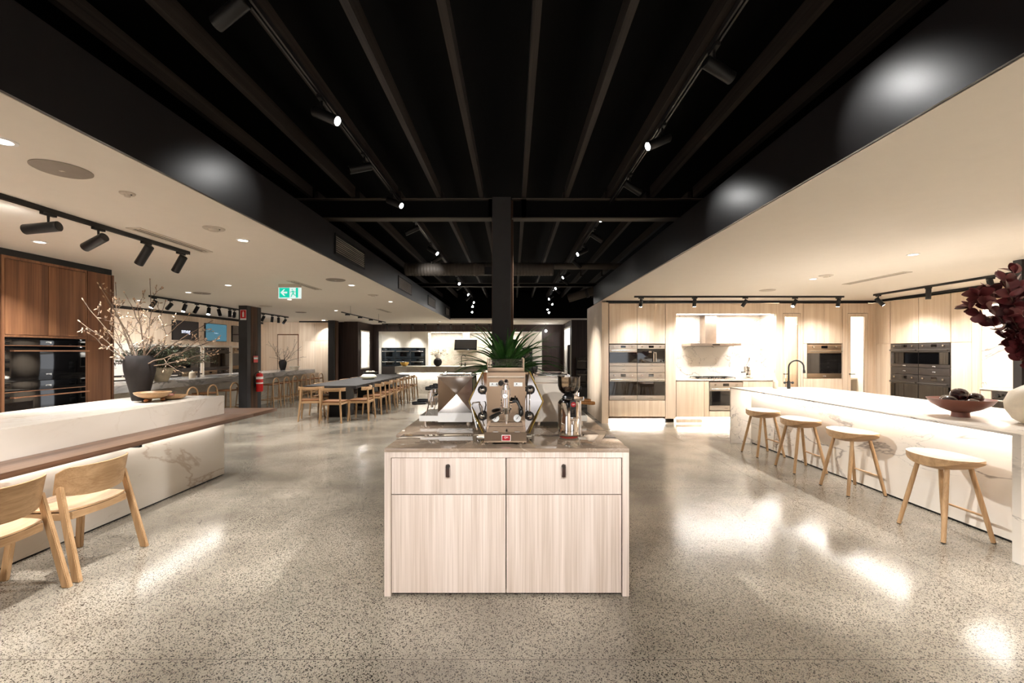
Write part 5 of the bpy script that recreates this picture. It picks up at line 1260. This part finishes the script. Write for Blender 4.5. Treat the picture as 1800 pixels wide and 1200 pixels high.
names = ['nearest', 'middle', 'furthest']
for n, (a, b) in enumerate(((11.3, 12.76), (12.86, 14.06), (14.16, 15.36))):
    q = thing('oven_bank', f'{names[n]} white-edged surround of the dark wall ovens on the far left wall', 'cabinet', (XF, a, .25), L90)
    w_ = b-a
    obj('frame', MB().box(0, .03, -.05, 0, 0, 1.44).box(w_-.03, w_, -.05, 0, 0, 1.44).box(.03, w_-.03, -.05, 0, 1.41, 1.44).box(.03, w_-.03, -.05, 0, 0, .1), white, q)
    hw_ = (w_-.07)/2
    for i in range(2):
        for j, (z0_, z1_) in enumerate(((.11, .7), (.71, 1.4))):
            stl = 'bronze' if (n == 1 and i == 0 and j == 0) or (n == 0 and i == 1 and j == 0) else ('dark' if j == 0 or n < 2 else 'bronze')
            oven((XF+.049, a+.033+i*(hw_+.003), .25+z0_), L90, hw_, z1_-z0_, f'{("lower", "upper")[j]} {("left", "right")[i]} wall oven of the {names[n]} bank on the far left wall', stl, depth=.048, logo=False)
# screens
for k, (a, b, l, m_) in enumerate(((11.72, 12.68, 'dark wall screen with white lettering on the far left oak wall', scr_dark), (12.96, 13.92, 'pale blue lit wall screen on the far left oak wall', scr_blue), (14.2, 15.15, 'black wall screen beside the left black post', blackgl))):
    q = thing('wall_screen', l, 'screen', (XF, (a+b)/2, 2.11), L90); h_ = (b-a)*.56/2; w2 = (b-a)/2
    obj('bezel', MB().box(-w2, w2, -.04, 0, -h_, h_, .004), blackpl, q); obj('screen', B(-w2+.012, w2-.012, -.042, -.04, -h_+.012, h_-.012), m_, q)
    if k == 0: text('lettering', 'smeg', .16, (-.02, -.043, -.02), (PI/2, 0, 0), scr_text, q, depth=.001)
    if k == 1: text('lettering', 'l   m   s', .05, (-.02, -.043, -.02), (PI/2, 0, 0), scr_text, q, depth=.001)
# rear left oak cupboards
YL = 16.0
struct('wall_left_rear', MB().box(XF, PX(583, YL)-.02, YL+.02, YL+.14, 0, ZC), oak)
d = thing('door_3', 'pale oak flush door in the far left oak wall', 'door', (PX(506, YL), YL, 0)); d['kind'] = 'structure'
hw_ = (PX(524, YL)-PX(488, YL))/2
obj('leaf', B(-hw_+.01, hw_-.01, 0, .02, .01, PZ(589, YL)), oak, d); obj('frame', MB().box(-hw_-.01, -hw_+.008, -.004, .02, 0, PZ(588, YL)+.02).box(hw_-.008, hw_+.01, -.004, .02, 0, PZ(588, YL)+.02).box(-hw_+.008, hw_-.008, -.004, .02, PZ(588.6, YL), PZ(588, YL)+.02), walnut, d)
u0, u1, um = PX(525.5, 15.4), PX(583, 15.4), PX(553, 15.4)
cab('oak_cupboard', 'tall pale oak cupboard block at the rear left with a light pool on top', 'cabinet', u0, u1, .05, 2.56, .55, (0, 15.4, 0), 0, oak, [(u0, um, .05, 1.9, 'door'), (um, u1, .05, 1.9, 'door'), (u0, um, 1.9, 2.56, 'door'), (um, u1, 1.9, 2.56, 'door')])
struct('trim_rear_left', B(u0, u1+.02, 15.41, 15.44, 2.56, ZC), blackm)
q = thing('downlight', 'recessed downlight washing the oak cupboard block at the rear left', 'downlight', (PX(570, 15.1), 15.05, ZC)); obj('diffuser', MB().cyl((0, 0, -.004), (0, 0, -.001), .05, seg=20), downm, q); lamp('SPOT', 'wash_lamp', (0, 0, -.01), 60, q, aim=(0, .25, -1), angle=1.6)

# ================================================================ REAR KITCHEN (dark stained walls)
XS = -5.6
xr_, xl_ = PX(988, YB), XS
struct('wall_rear_left', MB().box(PX(605, 15.7), XS, 15.7, 15.9, 0, ZC).box(XS-.05, XS, 15.9, 15.98, 0, ZC).box(XS-.05, XS, 16.95, YB+.2, 0, ZC).box(XS-.05, XS, 15.98, 16.95, 0, .88).box(XS-.05, XS, 15.98, 16.95, 2.32, ZC).box(PX(583, 15.4)+.02, PX(605, 15.7), 15.95, 16.05, 0, ZC), darkoak)
nb = PX(666, YB); ne = PX(952, YB)
struct('wall_rear', MB().box(XS, nb-.01, YB, YB+.2, 0, ZC).box(nb-.01, ne+.01, YB, YB+.2, 2.33, ZC).box(ne+.01, xr_+.05, YB, YB+.2, 0, ZC).box(nb-.01, ne+.01, YB+.65, YB+.7, 0, 2.33), darkoak)
xs2 = 1.99
struct('wall_rear_right', MB().box(xs2, 4.6, 14.82, 14.9, 0, ZC).box(xs2, xs2+.05, 14.9, 15.1, 0, ZC).box(xs2, xs2+.05, 16.85, YB+.2, 0, ZC).box(xs2, xs2+.05, 15.1, 16.85, 0, .62).box(xs2, xs2+.05, 15.1, 16.85, 2.42, ZC), darkoak)
# window niche left & glazed cabinet right
def niche(n, x, y0, y1, z0, z1, sgn, label, dark):
    q = thing(n, label, 'window', (x, (y0+y1)/2, (z0+z1)/2)); q['kind'] = 'structure'; hy, hz = (y1-y0)/2, (z1-z0)/2; f = .05
    obj('window_frame', MB().box(-.06*sgn, .012*sgn, -hy+.001, -hy+f, -hz+.001, hz-.001).box(-.06*sgn, .012*sgn, hy-f, hy-.001, -hz+.001, hz-.001).box(-.06*sgn, .012*sgn, -hy+f, hy-f, hz-f, hz-.001).box(-.06*sgn, .012*sgn, -hy+f, hy-f, -hz+.001, -hz+f), white, q)
    obj('back', B(-.42*sgn, -.4*sgn, -hy-.2, hy+.2, -hz-.1, hz+.1), stone_g if not dark else warmwhite, q)
    if dark: obj('dark_glass_door', B(-.06*sgn, -.05*sgn, -hy+f, hy-f-.1, -hz+.06, hz*.28), blackgl, q)
    else: obj('marble_panel', B(-.4*sgn, -.38*sgn, hy-.35, hy, -.1, hz-.15), marble_g, q)
    lamp('AREA', 'niche_lamp', (-.2*sgn, 0, hz-.03), 18, q, size=.1, size_y=(y1-y0)*.8); return q
niche('window_1', XS, 15.98, 16.95, .88, 2.32, 1, 'bright framed opening in the dark side wall behind the long table', False)
niche('window_2', xs2, 15.1, 16.85, .62, 2.42, -1, 'bright framed opening with dark glass door in the rear right side wall', True)
RX = lambda px: PX(px, YB); RZ = lambda py: PZ(py, YB)
struct('trim_rear_niche', MB().box(nb, RX(670), YB-.01, YB+.6, 0, 2.33).box(RX(748), RX(753), YB-.01, YB+.6, 0, 2.33).box(RX(670), RX(748), YB-.01, YB+.6, 2.31, 2.33), white)
q = cab('white_wall_cupboard', 'white three-door cupboard above the blue-black ovens at the rear', 'cabinet', RX(670)+.003, RX(748)-.003, RZ(611), 2.305, .55, (0, YB, 0), 0, white, [(RX(670)+.003, RX(696), RZ(611), 2.305, 'door'), (RX(696), RX(721.5), RZ(611), 2.305, 'door'), (RX(721.5), RX(748)-.003, RZ(611), 2.305, 'door')])
xs_ = [RX(671), RX(695.7), RX(721.5), RX(746)]
for i in range(3):
    for j, (za, zb3) in enumerate(((RZ(630), RZ(611.7)), (RZ(643.5), RZ(630.2)))):
        oven((xs_[i]+.003, YB+.02, za+.002), 0, xs_[i+1]-xs_[i]-.006, zb3-za-.004, f'{("upper", "lower")[j]} {("left", "middle", "right")[i]} blue-black glass oven on the rear kitchen wall', 'blue', kind='oven', detail=False, logo=False)
cab('dark_base_cabinet', 'dark base cabinets below the rear blue-black ovens', 'cabinet', RX(671), RX(746), .1, RZ(643.7), .5, (0, YB+.02, 0), 0, anthra, [(xs_[i], xs_[i+1], .1, RZ(643.7), 'door') for i in range(3)])
# lit splashback, hood
struct('wall_splashback_rear', MB().box(RX(753), RX(918), YB+.6, YB+.64, .9, 2.31), stone_g)
struct('trim_rear_splash', B(RX(753), RX(918), YB+.0, YB+.02, 2.29, 2.33), white)
strip('led strip lighting the rear stone splashback', (RX(753)+RX(918))/2, YB+.08, 2.29, 3.6, .03, 50)
t_ = strip('vertical led strip at the left of the rear stone splashback', RX(755), YB+.5, 2.0, .02, .02, 6)
tag(obj('benchtop', B(RX(753)+.002, RX(918), YB, YB+.6, .89, .93), stone_g), 'stone bench below the rear lit splashback', 'benchtop')
cab('white_base_cabinet', 'white base cabinets below the rear stone splashback', 'cabinet', RX(753)+.002, RX(918), .1, .885, .58, (0, YB+.01, 0), 0, white, [(RX(753)+i*.75, RX(753)+i*.75+.75, .1, .885, 'door') for i in range(5)])
q = thing('range_hood', 'angled black glass range hood on the rear stone splashback', 'range hood', (RX(818), YB+.35, 0))
obj('chimney', B(-.13, .14, -.05, .245, RZ(594), 2.31), steelsat, q)
obj('glass_panel', MB().prism([(-.1, RZ(594.5)), (-.06, RZ(594)), (-.3, RZ(614)), (-.34, RZ(615))], -.45, .45, 'x') , blackgl, q)
obj('stone_body', MB().prism([(.245, RZ(594)), (-.06, RZ(594)), (-.28, RZ(613)), (.245, RZ(617))], -.43, .43, 'x'), stone_g, q)
# right white fridge cabinet
cab('white_tall_cabinet', 'white tall cabinet at the right end of the rear kitchen', 'cabinet', RX(918)+.003, ne-.003, .05, 2.32, .55, (0, YB, 0), 0, white, [(RX(918)+.003, RX(936), RZ(612), 2.32, 'door'), (RX(936), ne-.003, .05, 2.32, 'door')])
for j, (za, zb3) in enumerate(((RZ(634), RZ(612.5)), (RZ(655), RZ(634.3)))):
    oven((RX(918)+.01, YB-.0, za), 0, RX(936)-RX(918)-.015, zb3-za-.004, f'{("upper", "lower")[j]} black glass oven behind the palm at the rear right', 'blue', detail=False, logo=False, depth=.4)
struct('trim_rear_white_right', B(ne-.0, ne+.012, YB-.012, YB+.0, 0, 2.33), white)
# dark wall door lines
d = thing('door_4', 'dark stained flush cupboard door at the rear right', 'door', (RX(958), YB-.012, 0)); d['kind'] = 'structure'
obj('leaf', MB().box(0, RX(974)-RX(958), 0, .01, .02, 2.15).box(RX(974)-RX(958)+.005, RX(986)-RX(958), 0, .01, .02, 2.15).box(0, RX(986)-RX(958), 0, .01, 2.16, 2.56), darkoak, d)
q = thing('spotlight_globe', 'small bright round lamp before the dark rear wall', 'light', (PX(959.5, 16.9), 16.9, PZ(581.5, 16.9))); obj('globe', MB().ball((0, 0, 0), .045), lensm, q); obj('stem', MB().cyl((0, 0, .04), (0, 0, ZC-PZ(581.5, 16.9)), .006, seg=8), blackm, q)
# rear track
track('slim black track above the rear kitchen', RX(680), 16.75, RX(900), 16.75, zt)
for k in range(9):
    px = 680+k*22.5
    head(PX(px, 16.75), 16.75, zt, (0, .5, -.8), f'small black spotlight on the rear track, {ORD[k]} from the left', k in (0, 4), 40 if k % 2 == 0 else 0, L=.14, r=.03, stem=.06, angle=1.2, along='x')
# black appliances against the rear right panel
for j, z in enumerate((.32, .92)):
    oven((PX(1014, 14.6), 14.62, z), 0, .6, .58 if j == 0 else .42, ['black glass oven low beside the partition at the rear right', 'black coffee machine above the low oven at the rear right'][j], 'stove', logo=False, depth=.19)
tag(obj('appliance_plinth', B(PX(1014, 14.6), PX(1014, 14.6)+.6, 14.62, 14.81, 0, .315), anthra), 'dark plinth under the black appliances at the rear right', 'plinth')
# stone island in front of the rear kitchen
SY = 16.0; sx0, sx1 = PX(694, 15.4), .4
t = thing('stone_island', 'beige stone island in front of the rear kitchen', 'kitchen island', (0, 0, 0)); SZ = PZ(644, 15.4)
obj('worktop', MB().box(sx0, sx1, 15.4, 16.4, SZ-.22, SZ, .004), stone_g, t); obj('base', MB().box(sx0-.03, sx1-.05, 15.75, 16.2, 0, SZ-.221), stone_g, t)
obj('led_strip', B(sx0+.1, sx1-.1, 15.7, 15.72, SZ-.23, SZ-.221), ledw, t); lamp('AREA', 'strip_lamp', ((sx0+sx1)/2, 15.68, SZ-.235), 30, t, rot=(.2, 0, 0), size=4.3, size_y=.03)
q = thing('gold_bowl', 'small gold bowl on the beige stone island', 'bowl', (PX(711, 15.7), 15.7, SZ)); obj('bowl', MB().lathe([(0, 0), (.06, 0), (.12, .05), (.15, .12), (.14, .14), (.135, .12), (.1, .05), (0, .02)], seg=28, fn=lambda a, z: 1+.08*math.cos(5*a)*(z > .1)), gold, q)
q = thing('round_black_vase', 'round dark vase with pale flowers on the beige stone island', 'vase', (PX(769.5, 15.8), 15.8, SZ)); obj('vase_body', MB().lathe([(0, 0), (.06, 0), (.13, .06), (.155, .15), (.13, .24), (.07, .285), (.06, .29), (.05, .27), (0, .26)], seg=32), vasedk, q)
q2 = thing('flower_stems', 'pale flowering stems in the round dark vase', 'flowers', (PX(769.5, 15.8), 15.8, SZ+.27)); R = random.Random(2); sm = MB(); lm = MB(); fm = MB()
for i in range(26):
    a = R.uniform(0, 2*PI); sp_ = R.uniform(.03, .42); tip = Vector((math.cos(a)*sp_, math.sin(a)*sp_, R.uniform(.18, .42)*(1-sp_*.7)+.02)); sm.tube([(0, 0, -.08), tip*.5+Vector((0, 0, .06)), tip], .0035, 5); fm.ball(tip, R.uniform(.012, .02), seg=8)
    for z in range(4): leaf(lm, tip*R.uniform(.4, .95), Vector((R.uniform(-1, 1), R.uniform(-1, 1), R.uniform(0, 1))), Vector((0, 0, 1)), .06, .025, .2, .1, 2)
obj('stems', sm, twig, q2); obj('leaves', lm, oliveg, q2, recalc=False); obj('flowers', fm, budm, q2)
tp = tap2(PX(811, 15.8), 15.8, SZ, 'black tap on the beige stone island')
q = thing('soap_dispenser', 'black soap bottle beside the tap on the beige stone island', 'soap dispenser', (PX(817.5, 15.8), 15.8, SZ)); obj('bottle', MB().lathe([(0, 0), (.03, 0), (.03, .1), (.015, .12), (0, .12)], seg=16), blackpl, q); obj('pump', MB().cyl((0, 0, .12), (0, 0, .14), .008), blackpl, q)

# ================================================================ DINING TABLE AND CHAIRS
TX0, TX1, TY0, TY1, TZ = -4.72, -3.54, 9.8, 14.9, .752
t = thing('dining_table', 'long charcoal stone dining table with black pedestals', 'table', (0, 0, 0))
m = MB()
n = 60; R = random.Random(8)
pr_ = [(TX0, TY0), (TX1, TY0)]+[(TX1+R.uniform(-.012, .012), TY0+(TY1-TY0)*i/n) for i in range(1, n)]+[(TX1, TY1), (TX0, TY1)]
m.prism(pr_, TZ-.06, TZ, 'z'); obj('tabletop', m, stone_k, t)
for y in (10.45, 12.35, 14.2): obj('pedestal', MB().box(-4.32, -3.92, y-.25, y+.25, 0, TZ-.061), blackm, t)
def rail_chair(label, x, y, rz):
    """local: back toward -y"""
    t = thing('dining_chair', label, 'chair', (x, y, 0), rz, 'oak dining chairs round the charcoal table')
    for s in (-1, 1):
        obj('leg', MB().tube([(s*.235, -.24, 0), (s*.2, -.21, .44), (s*.19, -.2, .7)], [.018, .022, .018], 12), chairwood, t)
        obj('leg', MB().tube([(s*.25, .22, 0), (s*.215, .19, .435)], [.017, .022], 12), chairwood, t)
    obj('seat_frame', MB().box(-.2, .2, -.215, -.185, .385, .43, .004).box(-.21, .21, .175, .205, .385, .43, .004).box(-.222, -.195, -.2, .19, .385, .43, .004).box(.195, .222, -.2, .19, .385, .43, .004), chairwood_x, t)
    obj('seat', MB().box(-.225, .225, -.18, .215, .432, .462, .013), leather, t)
    rows = []
    for z_, o_ in ((.668, 0), (.69, -.004), (.725, -.004), (.745, 0)):
        rows.append([(math.sin(a)*.285, -.03-math.cos(a)*.185+o_, z_+.006*math.sin(a)**2) for a in [(-1.25+2.5*i/18) for i in range(19)]])
    obj('back_rail', MB().grid(rows, .022), chairwood_x, t)
    return t
c0 = None
side = [9.82, 10.75, 11.5, 12.2, 12.9, 13.6, 14.3]
for k, y in enumerate(side):
    l = f'oak dining chair on the aisle side of the charcoal table, {ORD[k]} from the near end'
    c0 = rail_chair(l, -3.42, y, PI/2) if k == 0 else dup(c0, (-3.42, y, 0), PI/2, l)
dup(c0, (-3.88, 9.47, 0), 0, 'oak dining chair at the near end of the charcoal table, closest to the camera')
dup(c0, (-4.52, 9.77, 0), .28, 'oak dining chair turned at the near left corner of the charcoal table')
for k, y in enumerate((10.7, 11.5, 12.3, 13.1, 13.9)):
    dup(c0, (-4.66, y, 0), -PI/2, f'oak dining chair tucked under the far table side, {ORD[k]} from the near end')
q = thing('sculptural_bowl', 'cream organic shaped bowl lying on the charcoal table', 'sculpture', (PX(646, 12.2), 12.2, TZ))
obj('body', MB().lathe([(0, 0), (.14, 0), (.2, .04), (.21, .08), (.16, .13), (.1, .14), (.05, .1), (0, .09)], seg=36, fn=lambda a, z: 1+.14*math.cos(a)+.06*math.sin(3*a)), creamy, q)
q = thing('black_bowl', 'black wide bowl with pale pieces behind the cream sculpture', 'bowl', (PX(651, 13.3), 13.3, TZ)); obj('bowl', MB().lathe([(0, 0), (.07, 0), (.08, .05), (.2, .12), (.22, .15), (.2, .15), (.1, .08), (0, .07)], seg=32), blackm, q)
for k in range(5): 
    a = 2*PI*k/5; tag(obj('pale_pebble', MB().ball((0, 0, 0), .045, (1, 1, .8), 12), vasecr), f'pale round piece in the black bowl, {ORD[k]} round the rim', 'ornament', 'pale pieces in the black bowl').location = (PX(651, 13.3)+.1*math.cos(a), 13.3+.1*math.sin(a), TZ+.15)
